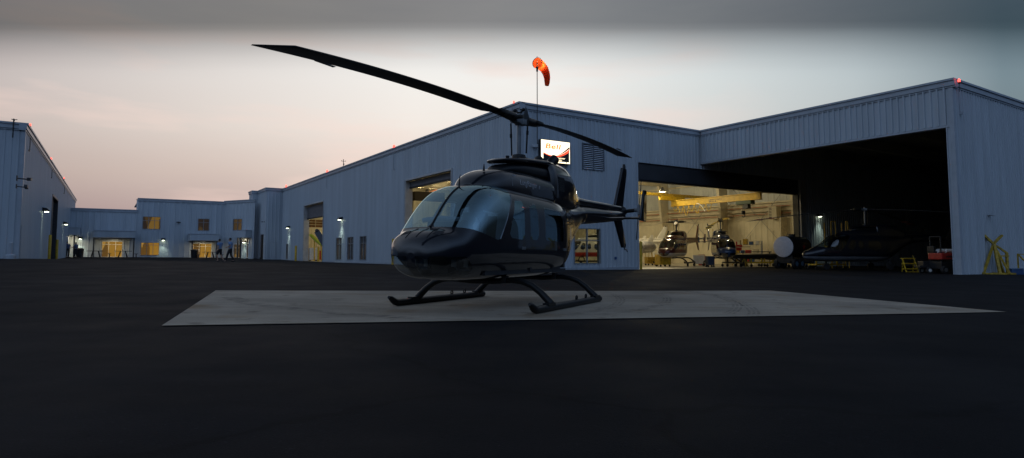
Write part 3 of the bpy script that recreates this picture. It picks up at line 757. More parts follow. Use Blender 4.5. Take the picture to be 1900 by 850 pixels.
def hermite(tab, x):
    xs = [r[0] for r in tab]
    if x >= xs[0]: return list(tab[0][1:])
    if x <= xs[-1]: return list(tab[-1][1:])
    for i in range(len(xs)-1):
        if xs[i] >= x >= xs[i+1]: break
    t = (x-xs[i])/(xs[i+1]-xs[i]); out = []
    for k in range(1, len(tab[0])):
        p1, p2 = tab[i][k], tab[i+1][k]; h = xs[i+1]-xs[i]
        def slope(j):
            if j <= 0 or j >= len(xs)-1:
                a = max(0, min(j, len(xs)-2)); return (tab[a+1][k]-tab[a][k])/(xs[a+1]-xs[a])
            s0 = (tab[j][k]-tab[j-1][k])/(xs[j]-xs[j-1]); s1 = (tab[j+1][k]-tab[j][k])/(xs[j+1]-xs[j])
            if s0*s1 <= 0: return 0.
            h0, h1 = abs(xs[j]-xs[j-1]), abs(xs[j+1]-xs[j])
            return 3*(h0+h1)/((2*h1+h0)/s0+(h1+2*h0)/s1)
        m1, m2 = slope(i)*h, slope(i+1)*h
        out.append((2*t**3-3*t*t+1)*p1+(t**3-2*t*t+t)*m1+(-2*t**3+3*t*t)*p2+(t**3-t*t)*m2)
    return out
# x, bottom, z of greatest width, top, half width, squareness
LIGHT_TAB = [(3.33,.76,.80,.84,.05,2.0),(3.315,.69,.80,.92,.18,2.05),(3.27,.625,.81,1.0,.29,2.1),(3.19,.57,.83,1.07,.405,2.2),(3.10,.515,.86,1.12,.49,2.35),(2.90,.48,.88,1.185,.57,2.5),
    (2.74,.468,.90,1.34,.61,2.6),(2.56,.46,.92,1.53,.635,2.7),(2.36,.455,.95,1.70,.652,2.8),(2.15,.452,.98,1.82,.662,2.85),(1.95,.45,1.0,1.875,.668,2.85),(1.7,.45,1.0,1.89,.67,2.85),(1.0,.45,1.0,1.89,.67,2.85),
    (0,.45,1.0,1.89,.67,2.8),(-.5,.455,1.02,1.88,.655,2.7),(-.9,.50,1.06,1.87,.59,2.55),(-1.3,.61,1.15,1.87,.475,2.4),(-1.8,.89,1.33,1.89,.345,2.25),(-2.3,1.21,1.55,1.91,.265,2.1),(-2.7,1.44,1.69,1.92,.225,2.0),(-2.95,1.50,1.71,1.92,.21,2.0)]
def loft(tab, nx, na):
    x0, x1 = tab[0][0], tab[-1][0]; xs = []
    n_nose = nx//4
    for i in range(n_nose): xs.append(x0-.45*(i/n_nose)**1.7)
    for i in range(nx-n_nose+1): xs.append((x0-.45)+(x1-(x0-.45))*i/(nx-n_nose))
    V = []; F = []
    for x in xs:
        zb, zc, zt, w, n = hermite(tab, x)
        for j in range(na):
            a = 2*math.pi*(j+.5)/na; c, s = math.cos(a), math.sin(a)
            y = w*math.copysign(abs(c)**(2/n), c)
            k = n+max(0, n-2)/.85 if s > 0 else n; y = w*math.copysign(abs(c)**(2/k), c)
            z = zc+((zt-zc) if s > 0 else (zc-zb))*math.copysign(abs(s)**(2/k), s)
            V.append(Vector((x, y, z)))
    for i in range(len(xs)-1):
        for j in range(na): F.append((i*na+j, (i+1)*na+j, (i+1)*na+(j+1) % na, i*na+(j+1) % na))
    F.append(tuple(range(na))); k = (len(xs)-1)*na; F.append(tuple(reversed(range(k, k+na))))
    return V, F
def split(V, F, g):
    need = set(i for f in F for i in f); val = {i: g(V[i]) for i in need}; ins, outs = [], []; cache = {}
    def cut(a, b):
        k = (a, b) if a < b else (b, a)
        if k not in cache:
            va, vb = val[k[0]], val[k[1]]; t = va/(va-vb); cache[k] = len(V); V.append(V[k[0]].lerp(V[k[1]], t))
        return cache[k]
    for f in F:
        s = [val[i] <= 0 for i in f]
        if all(s): ins.append(f); continue
        if not any(s): outs.append(f); continue
        pi, po = [], []
        for k in range(len(f)):
            a, b = f[k], f[(k+1) % len(f)]
            (pi if s[k] else po).append(a)
            if s[k] != s[(k+1) % len(f)]:
                c = cut(a, b); pi.append(c); po.append(c)
        if len(pi) > 2: ins.append(tuple(pi))
        if len(po) > 2: outs.append(tuple(po))
    return ins, outs
def sdpoly(poly, x, z, r=0.):
    d = 1e9; ins = False; n = len(poly); j = n-1
    for i in range(n):
        xi, zi = poly[i]; xj, zj = poly[j]
        ex, ez = xj-xi, zj-zi; wx, wz = x-xi, z-zi
        t = max(0., min(1., (wx*ex+wz*ez)/(ex*ex+ez*ez))); bx, bz = wx-ex*t, wz-ez*t
        d = min(d, bx*bx+bz*bz)
        if (zi > z) != (zj > z) and x < (xj-xi)*(z-zi)/(zj-zi)+xi: ins = not ins
        j = i
    return (-1 if ins else 1)*math.sqrt(d)-r
def inset(poly, r):
    cx = sum(p[0] for p in poly)/len(poly); cz = sum(p[1] for p in poly)/len(poly); out = []
    for x, z in poly: out.append((x+(-r if x > cx else r), z+(-r if z > cz else r)))
    return out
def surf(name, V, F, NRM, m, parent, thick=0.):
    idx = sorted(set(i for f in F for i in f)); mp = {k: i for i, k in enumerate(idx)}
    me = bpy.data.meshes.new(name); me.from_pydata([tuple(V[i]) for i in idx], [], [tuple(mp[i] for i in f) for f in F]); me.update()
    for p in me.polygons: p.use_smooth = True
    try: me.normals_split_custom_set_from_vertices([tuple(NRM[i]) for i in idx])
    except Exception: pass
    ob = bpy.data.objects.new(name, me); COL.objects.link(ob); me.materials.append(m); ob.parent = parent
    return ob
def normals(V, F):
    N = [Vector((0,0,0)) for _ in V]
    for f in F:
        n = Vector((0,0,0)); p0 = V[f[0]]
        for k in range(1, len(f)-1): n += (V[f[k]]-p0).cross(V[f[k+1]]-p0)
        for i in f: N[i] += n
    return [n.normalized() if n.length > 1e-12 else Vector((0,0,1)) for n in N]

PILLAR = [(.9,2.16),(1.03,2.09),(1.35,1.87),(1.62,1.67),(1.76,1.56),(1.87,1.50)]
def lin(tab, x):
    if x <= tab[0][0]: return tab[0][1]
    for (a, b), (c, d) in zip(tab, tab[1:]):
        if x <= c: return b+(d-b)*(x-a)/(c-a)
    return tab[-1][1]
DOOR_F = [(2.05,1.00),(1.83,1.36),(1.62,1.63),(1.50,1.785),(1.13,1.80),(1.13,.55),(1.78,.55),(1.98,.72)]
DOOR_R = [(.56,.55),(.55,1.785),(-.60,1.765),(-.66,1.1),(-.50,.60)]
WIN_F = [(1.76,1.08),(1.66,1.40),(1.52,1.66),(1.22,1.67),(1.24,1.06)]
WIN_M = [(1.02,1.07),(1.02,1.60),(.72,1.655),(.70,1.07)]
WIN_R = [(.42,1.07),(.40,1.62),(-.36,1.60),(-.44,1.45),(-.44,1.07)]
CHIN = [(3.50,.80),(2.84,.79),(2.62,.62),(2.70,.40),(3.50,.40)]

MB0 = MB
def make_heli(label, cat, group, M, nx, na, blades, detail=True, blade_len=5.42, drop=.085, teeter=.14, zh=3.2567, name='helicopter', skids=True, belly=None, belly_x=3.2):
    """blades: list of blade azimuths (radians, 0 = over the nose)"""
    t = thing(name, label, cat, (0,0,0), 0, group)
    V, F = loft(LIGHT_TAB, nx, na); F0 = list(F); parts = {}
    def take(key, g):
        nonlocal F
        i, F = split(V, F, g); parts[key] = i
    def wshield(s):
        def g(p):
            yy = abs(p.y)
            xt = 2.11-.50*min(1.3, yy/.5)**2.4; xp = lin(PILLAR, p.z); wq = min(1, max(0, (yy-.30)/.22)); wq = wq*wq*(3-2*wq)
            xf = xt*(1-wq)+xp*wq
            zl = 1.185-(2.87-p.x)*.215+.012
            return max(xf-p.x, zl-p.z, .022-s*p.y)
        return g
    if belly is not None: take(('belly',), lambda p: max(p.z-belly, p.x-belly_x))
    for s in (1, -1): take(('windscreen', s), wshield(s))
    for s in (1, -1): take(('chin', s), lambda p, s=s: max(sdpoly(inset(CHIN,.03), p.x, p.z, .03), .07-s*p.y))
    for s in (1, -1):
        for key, poly, r in (('f', WIN_F, .045), ('m', WIN_M, .05), ('r', WIN_R, .06)):
            ip = inset(poly, r)
            side = lambda p, s=s: .25-s*p.y
            if detail: take(('frame', key, s), lambda p, ip=ip, r=r, s=s: max(abs(sdpoly(ip, p.x, p.z, r)-.012)-.012, .25-s*p.y))
            take(('win', key, s), lambda p, ip=ip, r=r, s=s: max(sdpoly(ip, p.x, p.z, r), .25-s*p.y))
    for s in (1, -1):
        for key, poly in (('f', DOOR_F), ('r', DOOR_R)):
            ip = inset(poly, .06)
            if detail: take(('seal', key, s), lambda p, ip=ip, s=s: max(abs(sdpoly(ip, p.x, p.z, .06))-.0055, .15-s*p.y))
            take(('door', key, s), lambda p, ip=ip, s=s: max(sdpoly(ip, p.x, p.z, .06), .15-s*p.y))
    allF = [f for v in parts.values() for f in v]+F; NR = normals(V, allF)
    body = surf('fuselage', V, F, NR, M['body'], t)
    if belly is not None: surf('belly', V, parts[('belly',)], NR, M['belly'], t)
    for s in (1, -1):
        surf('windscreen', V, parts[('windscreen', s)], NR, M['wind'], t)
        if parts[('chin', s)]: surf('chin_window', V, parts[('chin', s)], NR, M['chin'], t)
        for key in ('f', 'r'):
            d = surf('door', V, parts[('door', key, s)], NR, M['body'], t)
            w = surf('window', V, parts[('win', key, s)], NR, M['side'] if key == 'r' else M['wside'], d)
            if detail:
                surf('window_frame', V, parts[('frame', key, s)], NR, M['frame'], d); surf('door_seal', V, parts[('seal', key, s)], NR, M['dark'], d)
                mb = MB(); hx = 1.24 if key == 'f' else -.50
                mb.box((hx+.04, s*.672, .93), (.13,.02,.045)); mb.build('handle', M['metal'], d, bevel=.006)
                mb = MB(); z = 1.375 if key == 'f' else 1.33
                xa, xb = (1.27,1.65) if key == 'f' else (-.42,.39)
                if s == 1 or key == 'f': mb.tube([(xa, s*.648, z),((xa+xb)/2, s*.652, z),(xb, s*.646, z)], .011, 6); mb.build('window_bar', M['trim'], d)
        wm = surf('window', V, parts[('win', 'm', s)], NR, M['side'], t)
        if detail: surf('window_frame', V, parts[('frame', 'm', s)], NR, M['frame'], wm)
    # forward fairing, transmission cowl, engine cowl
    def cowl(nm, tab, m, nx_=40, na_=40):
        v, f = loft(tab, nx_, na_); return surf(nm, v, f, normals(v, f), m, t)
    FAIR = [(1.90,1.80,1.84,1.90,.10,2.0),(1.86,1.78,1.84,1.95,.22,2.1),(1.76,1.76,1.84,2.04,.32,2.2),(1.58,1.75,1.84,2.13,.40,2.3),(1.35,1.75,1.84,2.19,.44,2.5),(1.0,1.75,1.84,2.22,.47,2.6),(.3,1.75,1.85,2.24,.48,2.7),(-.4,1.75,1.85,2.24,.48,2.7),(-.5,1.75,1.85,2.20,.47,2.7)]
    cowl('forward_fairing', FAIR, M['body'])
    cowl('transmission_cowl', [(.98,2.18,2.22,2.26,.10,2.),(.9,2.18,2.24,2.31,.20,2.3),(.75,2.18,2.25,2.36,.27,2.5),(.4,2.18,2.26,2.41,.32,2.8),(-.5,2.18,2.28,2.45,.35,2.8),(-.8,2.18,2.28,2.45,.35,2.8)], M['trim'])
    cowl('engine_cowl', [(-.42,1.74,1.95,2.54,.40,2.6),(-.46,1.72,1.95,2.58,.455,2.7),(-.6,1.72,1.95,2.60,.47,2.8),(-1.2,1.72,1.95,2.60,.44,2.8),(-1.6,1.72,1.96,2.56,.39,2.7),(-1.95,1.72,1.95,2.44,.32,2.6),(-2.25,1.74,1.94,2.28,.25,2.4),(-2.5,1.78,1.95,2.14,.19,2.2),(-2.72,1.82,1.94,2.04,.14,2.)], M['body'])
    # upper deck plate with a rounded nose
    mb = MB(); pts = []
    for k in range(25):
        a = math.pi*(k/24)-math.pi/2; pts.append((.48+.44*math.cos(a), .38*math.sin(a)))
    pts += [(-.35,.39),(-.60,.38),(-.72,.30),(-.72,-.30),(-.60,-.38),(-.35,-.39)]
    zt = lambda x: 2.42+.12*min(1, max(0, (.95-x)/1.4))
    n = len(pts); cx = 0.
    ring = lambda k, dz: [Vector((x*k, y*k, zt(x*k)+dz)) for x, y in pts]
    rings = [ring(.55,-.05), ring(.93,-.055), ring(.985,-.035), ring(1.0,-.015), ring(.985,.0), ring(.94,.014), ring(.55,.024)]
    for r_ in rings: mb.v += r_
    for i in range(len(rings)-1):
        for j in range(n): mb.f.append((i*n+j, i*n+(j+1) % n, (i+1)*n+(j+1) % n, (i+1)*n+j))
    mb.f.append(tuple(reversed(range(n)))); mb.f.append(tuple(range(6*n, 7*n)))
    mb.build('deck_plate', M['body'], t, smooth=True, fixn=True)
    if detail:
        mb = MB()
        pass
        for s in (1,-1): mb = MB(); mb.tube([(-.98,s*.13,2.52),(-1.06,s*.14,2.64),(-1.16,s*.17,2.70)], [.085,.09,.10], 14); mb.build('exhaust_stack', M['trim'], t, smooth=True)
        for s in (1,-1):
            mb = MB(); mb.box((-.78, s*.462, 2.16), (.30,.014,.26)); g_ = mb.build('cooling_grille', M['dark'], t)
            mb = MB()
            for k in range(6): mb.box((-.78, s*.472, 2.06+k*.04), (.27,.012,.012))
            mb.build('grille_bars', M['trim'], g_)
        mb = MB()
        for x in (.35,.75): mb.cyl((x,.10,zt(x)),(x,.10,zt(x)+.06),.035,10)
        mb.box((.15,-.16,zt(.15)+.03),(.22,.08,.06)); mb.box((.0,.0,zt(0)+.02),(.34,.34,.06)); mb.build('deck_fitting', M['trim'], t, bevel=.008)
        # nose louvres, hatch lines
        def sy(x, z):
            zb, zc, ztp, w, nn = hermite(LIGHT_TAB, x); q = (z-zc)/((ztp-zc) if z > zc else (zc-zb)); q = min(.999, abs(q)); return w*(1-q**(nn+(max(0,nn-2)/.85 if z > zc else 0)))**(1/(nn+(max(0,nn-2)/.85 if z > zc else 0)))
        def nz(x, y):
            zb, zc, ztp, w, nn = hermite(LIGHT_TAB, x); nn += max(0,nn-2)/.85; q = min(.99, abs(y)/w); return zc+(ztp-zc)*(1-q**nn)**(1/nn)
        for s in (1,-1):
            mb = MB()
            for i in range(5):
                for j in range(4):
                    xa, xb, ya, yb_ = 3.02+.022*i, 3.02+.022*(i+1), s*(.20+.03*j), s*(.20+.03*(j+1))
                    mb.face([(xa,ya,nz(xa,ya)+.004),(xb,ya,nz(xb,ya)+.004),(xb,yb_,nz(xb,yb_)+.004),(xa,yb_,nz(xa,yb_)+.004)])
            mb.build('nose_louver', M['dark'], t)
        mb = MB(); L_ = [(3.40,0),(3.2,0),(3.0,0),(2.88,0)]
        for y in (.0,.17,-.17): mb.tube([(x,y,nz(x,y)+.005) for x in [3.22-.02*i for i in range(16)]], .004, 5)
        mb.build('nose_seam', M['dark'], t)
        mb = MB(); mb.tube([(2.14,0,1.80),(2.13,0,1.95),(2.11,0,2.02)],[.014,.009,.004],6); mb.tube([(1.6,.12,2.13),(1.6,.12,2.24)],[.02,.006],6)
        mb.tube([(-1.6,.2,2.5),(-1.9,.2,3.05)],[.008,.004],5); mb.build('aerial', M['trim'], t)
        mb = MB(); mb.tube([(x,0,hermite(LIGHT_TAB,x)[2]+.002) for x in [2.13+.05*i for i in range(16)]], .016, 8); mb.build('windscreen_post', M['trim'], t, smooth=True)
        mb = MB()
        for s in (1,-1):
            mb.tube([(xx, s*(sy(xx,zz_)+.002), zz_) for xx, zz_ in ((1.55,1.74),(1.655,1.62),(1.855,1.35),(2.065,1.05))],.010,6)
        mb.build('door_post_strip', M['metal'], t, smooth=True)
        # lettering on the fairing
        def fy(x, z):
            zb, zc, ztp, w, nn = hermite(FAIR, x); nn += max(0,nn-2)/.85; q = min(.999, abs((z-zc)/(ztp-zc))); return w*(1-q**nn)**(1/nn)
        for txt, sz, x, z, nm in (('LongRanger', .135, 1.02, 1.965, 'lettering'), ('II', .10, .30, 1.955, 'lettering')):
            me = text_mesh(txt, sz, .002, shear=.35)
            ob = bpy.data.objects.new(nm, me); COL.objects.link(ob); me.materials.append(M['letter']); ob.parent = t
            for v in me.vertices: xx, zz_ = x-v.co.x, z+v.co.y; v.co = (xx, fy(xx, zz_)+.003+v.co.z, zz_)
        mb = MB(); mb.box((1.12,fy(1.12,2.10),2.10),(.11,.012,.028)); mb.build('badge', M['letter'], t)
        mb = MB(); mb.bar((1.25,fy(1.25,1.92)+.001,1.92),(1.25,fy(1.25,2.05)+.001,2.05),.014,.01); mb.build('latch', M['metal'], t)
        # interior
        mb = MB(); mb.box((.75,0,.56),(3.1,1.1,.06)); mb.box((.80,0,1.02),(.08,1.16,.9)); mb.box((-.72,0,1.15),(.08,1.1,1.1)); mb.build('cabin_floor', M['dark'], t)
        mb = MB(); mb.box((1.25,0,1.80),(.9,.7,.03)); mb.build('headliner', M['seat'], t)
        for x, ys in ((1.35,(.33,-.33)),(-.35,(.38,0,-.38))):
            for y in ys:
                mb = MB(); mb.box((x+.05,y,.85),(.50,.46 if len(ys)==2 else .36,.14)); so_ = mb.build('seat', M['seat'], t, bevel=.04, smooth=True)
                mb = MB(); mb.box((x-.24,y,1.20),(.13,.44 if len(ys)==2 else .34,.66),Matrix.Rotation(R(-10),3,'Y')); mb.build('seat_back', M['seat'], so_, bevel=.04, smooth=True)
                mb = MB(); mb.box((x+.05,y,.69),(.42,.36,.2)); mb.build('seat_box', M['dark'], so_)
                if len(ys) == 2:
                    mb = MB(); mb.box((x-.32,y,1.58),(.09,.24,.16)); mb.build('headrest', M['seat'], so_, bevel=.03, smooth=True)
        mb = MB(); mb.box((2.55,-.0,.85),(.30,.30,.55),Matrix.Rotation(R(15),3,'Y')); mb.box((2.42,-.0,1.17),(.14,.62,.28),Matrix.Rotation(R(12),3,'Y')); 
        ins = mb.build('instrument_panel', M['panel'], t, bevel=.03, smooth=True)
        mb = MB(); mb.tube([(2.60,-.31,1.31),(2.60,0,1.335),(2.60,.31,1.31)],.035,8); mb.build('glareshield', M['seat'], ins, smooth=True)
        mb = MB(); mb.tube([(2.72,.10,1.02),(2.76,.12,1.12),(2.70,.16,1.18)],.012,6); mb.build('compass', M['metal'], ins)
        for y in (.33,-.33):
            mb = MB(); mb.tube([(1.95,y,.60),(2.0,y,.85),(1.88,y,1.06)],[.014,.014,.02],8); mb.build('cyclic_stick', M['panel'], t, smooth=True)
            mb = MB()
            for dy in (-.1,.1): mb.box((2.62,y+dy,.70),(.03,.07,.10)); mb.tube([(2.62,y+dy,.66),(2.45,y+dy,.58)],.012,6)
            mb.build('pedal', M['metal'], t)
        mb = MB(); mb.tube([(1.64,.03,1.0),(1.64,.03,1.28),(1.64,.03,1.33)],[.06,.06,.03],12); mb.cyl((1.64,.03,1.33),(1.64,.03,1.40),.025,8); ex = mb.build('fire_extinguisher', M['ext'], t, smooth=True)
        mb = MB(); mb.tube([(1.64,.05,1.39),(1.66,.10,1.32),(1.67,.09,1.15)],.012,6); mb.box((1.60,.03,.80),(.08,.10,.5)); mb.build('hose', M['panel'], ex)
        mb = MB(); mb.tube([(.88,.33,1.50),(.90,.30,1.30),(.92,.26,1.05)],.022,6); mb.tube([(.88,-.33,1.50),(.90,-.30,1.30),(.92,-.26,1.05)],.022,6); mb.build('seat_belt', M['white'], t)
    # tail
    mb = MB(); mb.tube([(-2.85,0,1.71),(-3.2,0,1.735),(-4.5,0,1.80),(-5.6,0,1.865),(-6.25,0,1.905)],[.213,.205,.175,.15,.13],24); boom = mb.build('tail_boom', M['body'], t, smooth=True)
    mb = MB(); mb.tube([(-2.5,0,2.02),(-3.2,0,2.02),(-4.5,0,2.05),(-6.1,0,2.09)],[.10,.085,.08,.07],14); mb.build('drive_shaft_cover', M['body'], boom, smooth=True)
    mb = MB(); mb.ball((-6.36,0,2.03),.145,14,(1.1,.9,1)); mb.cyl((-6.36,.1,2.03),(-6.36,.34,2.05),.05,10); mb.build('tail_gearbox', M['trim'], boom, smooth=True)
    def fin(nm, poly, y0, th, m, par):
        mb = MB(); c = Vector((sum(p[0] for p in poly)/len(poly), 0, sum(p[1] for p in poly)/len(poly)))
        n = len(poly); b = len(mb.v)
        for dy, k in ((-th/2,.93),(-th/2*.55,1.0),(th/2*.55,1.0),(th/2,.93)):
            for x, z in poly: mb.v.append(Vector((c.x+(x-c.x)*(k if k < 1 else 1), y0+dy, c.z+(z-c.z)*(1 if k == 1 else .985))))
        for i in range(3):
            for j in range(n): mb.f.append((b+i*n+j, b+i*n+(j+1) % n, b+(i+1)*n+(j+1) % n, b+(i+1)*n+j))
        mb.f.append(tuple(reversed(range(b, b+n)))); mb.f.append(tuple(range(b+3*n, b+4*n)))
        return mb.build(nm, m, par, smooth=True, fixn=True)
    f = fin('upper_fin', [(-5.45,2.02),(-5.60,2.10),(-6.30,3.12),(-6.36,3.22),(-6.72,3.22),(-6.72,3.10),(-6.28,2.0)], 0, .07, M['body'], t)
    mb = MB(); mb.tube([(-6.55,0,3.22),(-6.55,0,3.34)],[.05,.035],10); mb.build('beacon', M['trim'], f, smooth=True)
    f2 = fin('lower_fin', [(-5.60,1.80),(-6.20,1.84),(-6.66,1.12),(-6.62,1.05),(-6.36,1.05),(-6.30,1.10)], 0, .06, M['body'], t)
    mb = MB(); mb.tube([(-6.5,0,1.08),(-6.62,0,1.0),(-6.78,0,1.0),(-6.86,0,.94)],.014,6); mb.build('tail_skid', M['trim'], f2)
    mb = MB(); zs = 1.74
    xs = [(-4.48,0),(-4.54,.022),(-4.66,.032),(-4.82,.018),(-4.96,0),(-4.82,-.014),(-4.66,-.03),(-4.54,-.024)]
    mb.prism([(x,-.99,zs+z) for x, z in xs], (0,1.98,0)); st = mb.build('stabiliser', M['body'], t, fixn=True)
    for s in (1,-1):
        fin('end_plate', [(-4.36,1.70),(-4.46,1.82),(-4.72,2.36),(-4.77,2.42),(-5.00,2.42),(-5.00,2.35),(-4.96,1.70),(-4.90,1.66),(-4.40,1.66)], s*1.0, .045, M['body'], st)
    # tail rotor
    hub = Vector((-6.40,.45,2.06)); a = R(108)
    mb = MB(); mb.cyl(hub+Vector((0,-.12,0)), hub+Vector((0,.08,0)), .05, 10); mb.box(hub,(.12,.05,.26)); mb.ball(hub+Vector((.0,.09,0)),.05,8); th_ = mb.build('tail_rotor_hub', M['metal'], t)
    for s in (1,-1):
        d = Vector((math.cos(a), 0, math.sin(a)))*s; pv = (Vector((d.z,0,-d.x))+Vector((0,.28*s,0))).normalized()*.06
        mb = MB(); p0, p1 = hub+d*.14, hub+d*.83
        thk = d.cross(pv).normalized()*.012
        mb.box8([p0-pv-thk,p0+pv-thk,p0+pv+thk,p0-pv+thk,p1-pv-thk,p1+pv-thk,p1+pv+thk,p1-pv+thk]); mb.build('tail_rotor_blade', M['rotor'], t, bevel=.006)
    # skid gear
    if skids:
        for s in (1,-1):
            y = s*1.2; mb = MB()
            mb.tube([(2.20,y,.150),(2.15,y,.135),(2.09,y,.10),(2.03,y,.068),(1.96,y,.056),(1.5,y,.055),(.5,y,.055),(-.5,y,.055),(-.82,y,.055)],[.022,.038,.05,.054,.055,.055,.055,.055,.055],14)
            sk = mb.build('skid_tube', M['trim'], t, smooth=True)
            mb = MB()
            for x in (.35,-.10): mb.tube([(x+.035*math.cos(k*math.pi/4), y, .135+.035*math.sin(k*math.pi/4)) for k in range(9)],.011,6); mb.box((x,y,.105),(.03,.03,.03))
            mb.box((1.5,y,.10),(.26,.10,.05)); mb.box((-.60,y,.10),(.26,.10,.05)); mb.build('skid_fitting', M['trim'], sk)
        for x, k in ((1.42,1.),(-.60,1.)):
            P = [(x,-1.2,.10),(x,-1.13,.17),(x,-1.02,.27),(x,-.88,.365),(x,-.72,.42),(x,-.55,.435),(x,-.2,.41),(x,.2,.41),(x,.55,.435),(x,.72,.42),(x,.88,.365),(x,1.02,.27),(x,1.13,.17),(x,1.2,.10)]
            mb = MB(); mb.tube(P, [.058,.056,.052,.05,.048,.045,.045,.045,.045,.048,.05,.052,.056,.058], 14); ct = mb.build('cross_tube', M['trim'], t, smooth=True)
            mb = MB()
            for y in (-.42,.42): mb = MB(); mb.box((x,y,.445),(.12,.07,.11)); mb.build('tube_clamp', M['dark'], ct)
    # mast and main rotor
    MX = .10 if detail else 0.
    def MS():
        b_ = MB0(); b_.shift = Vector((MX,0,0)); return b_
    mb = MS(); mb.tube([(0,0,2.45),(0,0,2.62),(0,0,2.64),(0,0,zh+.02)],[.06,.06,.039,.039],16); mast = mb.build('mast', M['metal'], t, smooth=True)
    mb = MS(); mb.tube([(0,0,2.56),(0,0,2.61)],[.13,.12],16); mb.build('swashplate', M['trim'], mast, smooth=True)
    def Bl(az):
        return Vector((math.cos(az), math.sin(az), 0)), Vector((-math.sin(az), math.cos(az), 0))
    R_ = blade_len; pc = .27+.07-drop
    d0, e0 = Bl(blades[0])
    def zz(r, s): 
        k = r/R_; return zh+pc*k-(pc+drop)*k*k-s*teeter*k
    mb = MS()
    for s, az in zip((1,-1,1,-1), blades):
        d, e = Bl(az)
        mb.tube([d*.0+Vector((0,0,zh)), d*.30+Vector((0,0,zz(.3,s)))],[.075,.07],12)
        mb.box(d*.12+Vector((0,0,zh-.02)), (.18,.15,.13), Matrix.Rotation(az,3,'Z'))
    mb.cyl((0,0,zh-.10),(0,0,zh+.09),.085,14); hubo = mb.build('rotor_hub', M['metal'], t, bevel=.01, smooth=True)
    mb = MS()
    mb.cyl((0,0,zh+.08),(0,0,zh+.13),.05,10)
    for s in (1,-1):
        c = e0*s*.085+Vector((0,0,zh+.17)); mb.tube([e0*s*.02+Vector((0,0,zh+.12)), c],.02,6); mb.ball(c,.035,8)
    mb.build('hub_cap', M['trim'], hubo, smooth=True)
    for k, az in enumerate(blades):
        s = 1 if k % 2 == 0 else -1; d, e = Bl(az)
        # grips, pitch horn and link
        mb = MS(); mb.tube([d*.22+Vector((0,0,zz(.22,s))), d*.62+Vector((0,0,zz(.62,s)))],[.085,.07],12); mb.box(d*.66+Vector((0,0,zz(.66,s))), (.22,.20,.07), Matrix.Rotation(az,3,'Z')); mb.box(d*.30+e*.12+Vector((0,0,zz(.3,s)-.03)),(.10,.22,.06),Matrix.Rotation(az,3,'Z')); mb.build('blade_grip', M['trim'], hubo, smooth=True, bevel=.008)
        q = d*.06+e*.21
        mb = MS(); mb.cyl((q.x*.85,q.y*.85,2.62),(q.x,q.y,zh-.04),.016,8); mb.cyl((q.x*.95,q.y*.95,2.95),(q.x*.97,q.y*.97,3.02),.024,8); mb.build('pitch_link', M['trim'], mast)
        # blade: aerofoil, slight twist, drooping
        rs = [.55,.70,.95]+[.95+(R_-.35-.95)*i/18 for i in range(1, 19)]+[R_]
        foil = [(.083,0),(.070,.016),(.03,.024),(-.05,.022),(-.16,.010),(-.247,.001),(-.16,-.006),(-.05,-.013),(.03,-.014),(.070,-.010)]
        mb = MS(); n = len(foil)
        for r in rs:
            tw = R(6.5)*(1-r/R_)+R(1.5)
            sc = 1.0
            te = -.247
            if r < .75: te = -.11
            elif r < .98: te = -.20
            if r >= R_-.001: te = .06
            if r > .75 and abs(r-(R_-.35)) < .01: te = -.247
            for y, z in foil:
                y *= .90
                yy = max(y, te) if r < R_-.01 else -.215-(-.215-y)*.10
                zq = z if r < R_-.01 else z*.3
                yr, zr = yy*math.cos(tw)-zq*math.sin(tw), yy*math.sin(tw)+zq*math.cos(tw)
                mb.v.append(d*r+e*yr+Vector((0,0,zz(r,s)+zr)))
        for i in range(len(rs)-1):
            for j in range(n): mb.f.append((i*n+j, (i+1)*n+j, (i+1)*n+(j+1) % n, i*n+(j+1) % n))
        mb.f.append(tuple(range(n))); mb.f.append(tuple(reversed(range((len(rs)-1)*n, len(rs)*n))))
        bl = mb.build('rotor_blade', M['rotor'], t, smooth=True, fixn=True)
        if 'stripe' in M:
            for r0, r1 in ((R_-.9,R_-.55),(R_-1.6,R_-1.25)):
                mb = MS(); mb.box(d*((r0+r1)/2)+e*(-.08)+Vector((0,0,zz((r0+r1)/2,s))), (r1-r0,.345,.055), Matrix.Rotation(az,3,'Z')); mb.build('stripe', M['stripe'], bl)
        if detail:
            mb = MS(); r0 = R_*.80; mb.box(d*r0+e*(-.265)+Vector((0,0,zz(r0,s)-.002)), (.30,.05,.006), Matrix.Rotation(az,3,'Z')); mb.build('trim_tab', M['metal'], bl)
    return t

def place_heli(t, x, y, yaw, sc=1.0, dz=0.):
    gx = (gz(x+.3,y)-gz(x-.3,y))/.6; gy = (gz(x,y+.3)-gz(x,y-.3))/.6
    up = Vector((-gx,-gy,1)).normalized(); fw = Vector((-math.sin(yaw),-math.cos(yaw),0)); fw = (fw-up*fw.dot(up)).normalized(); lf = up.cross(fw)
    M = Matrix((fw, lf, up)).transposed().to_4x4(); M.translation = Vector((x, y, gz(x,y)+dz))
    t.matrix_basis = M @ Matrix.Scale(sc, 4)
HM_['wside'] = glass('door_window_glass', (.72,.88,.94), 1., .01, 2.7, (.6,.9,1.0))
HM_['white'] = mat('pale_belt_webbing', (.45,.48,.50), .8); HM_['ext'] = mat('extinguisher_blue_grey', (.34,.38,.42), .3)
HM_['letter'] = mat('pale_lettering', (.36,.37,.39), .4)
HELI = make_heli('gloss black light helicopter on skids parked on the concrete pad', 'helicopter', None, HM_, 170, 112, [-.0679, math.pi-.0679])
place_heli(HELI, .1392, 11.1784, .4597, 1.0, .012)
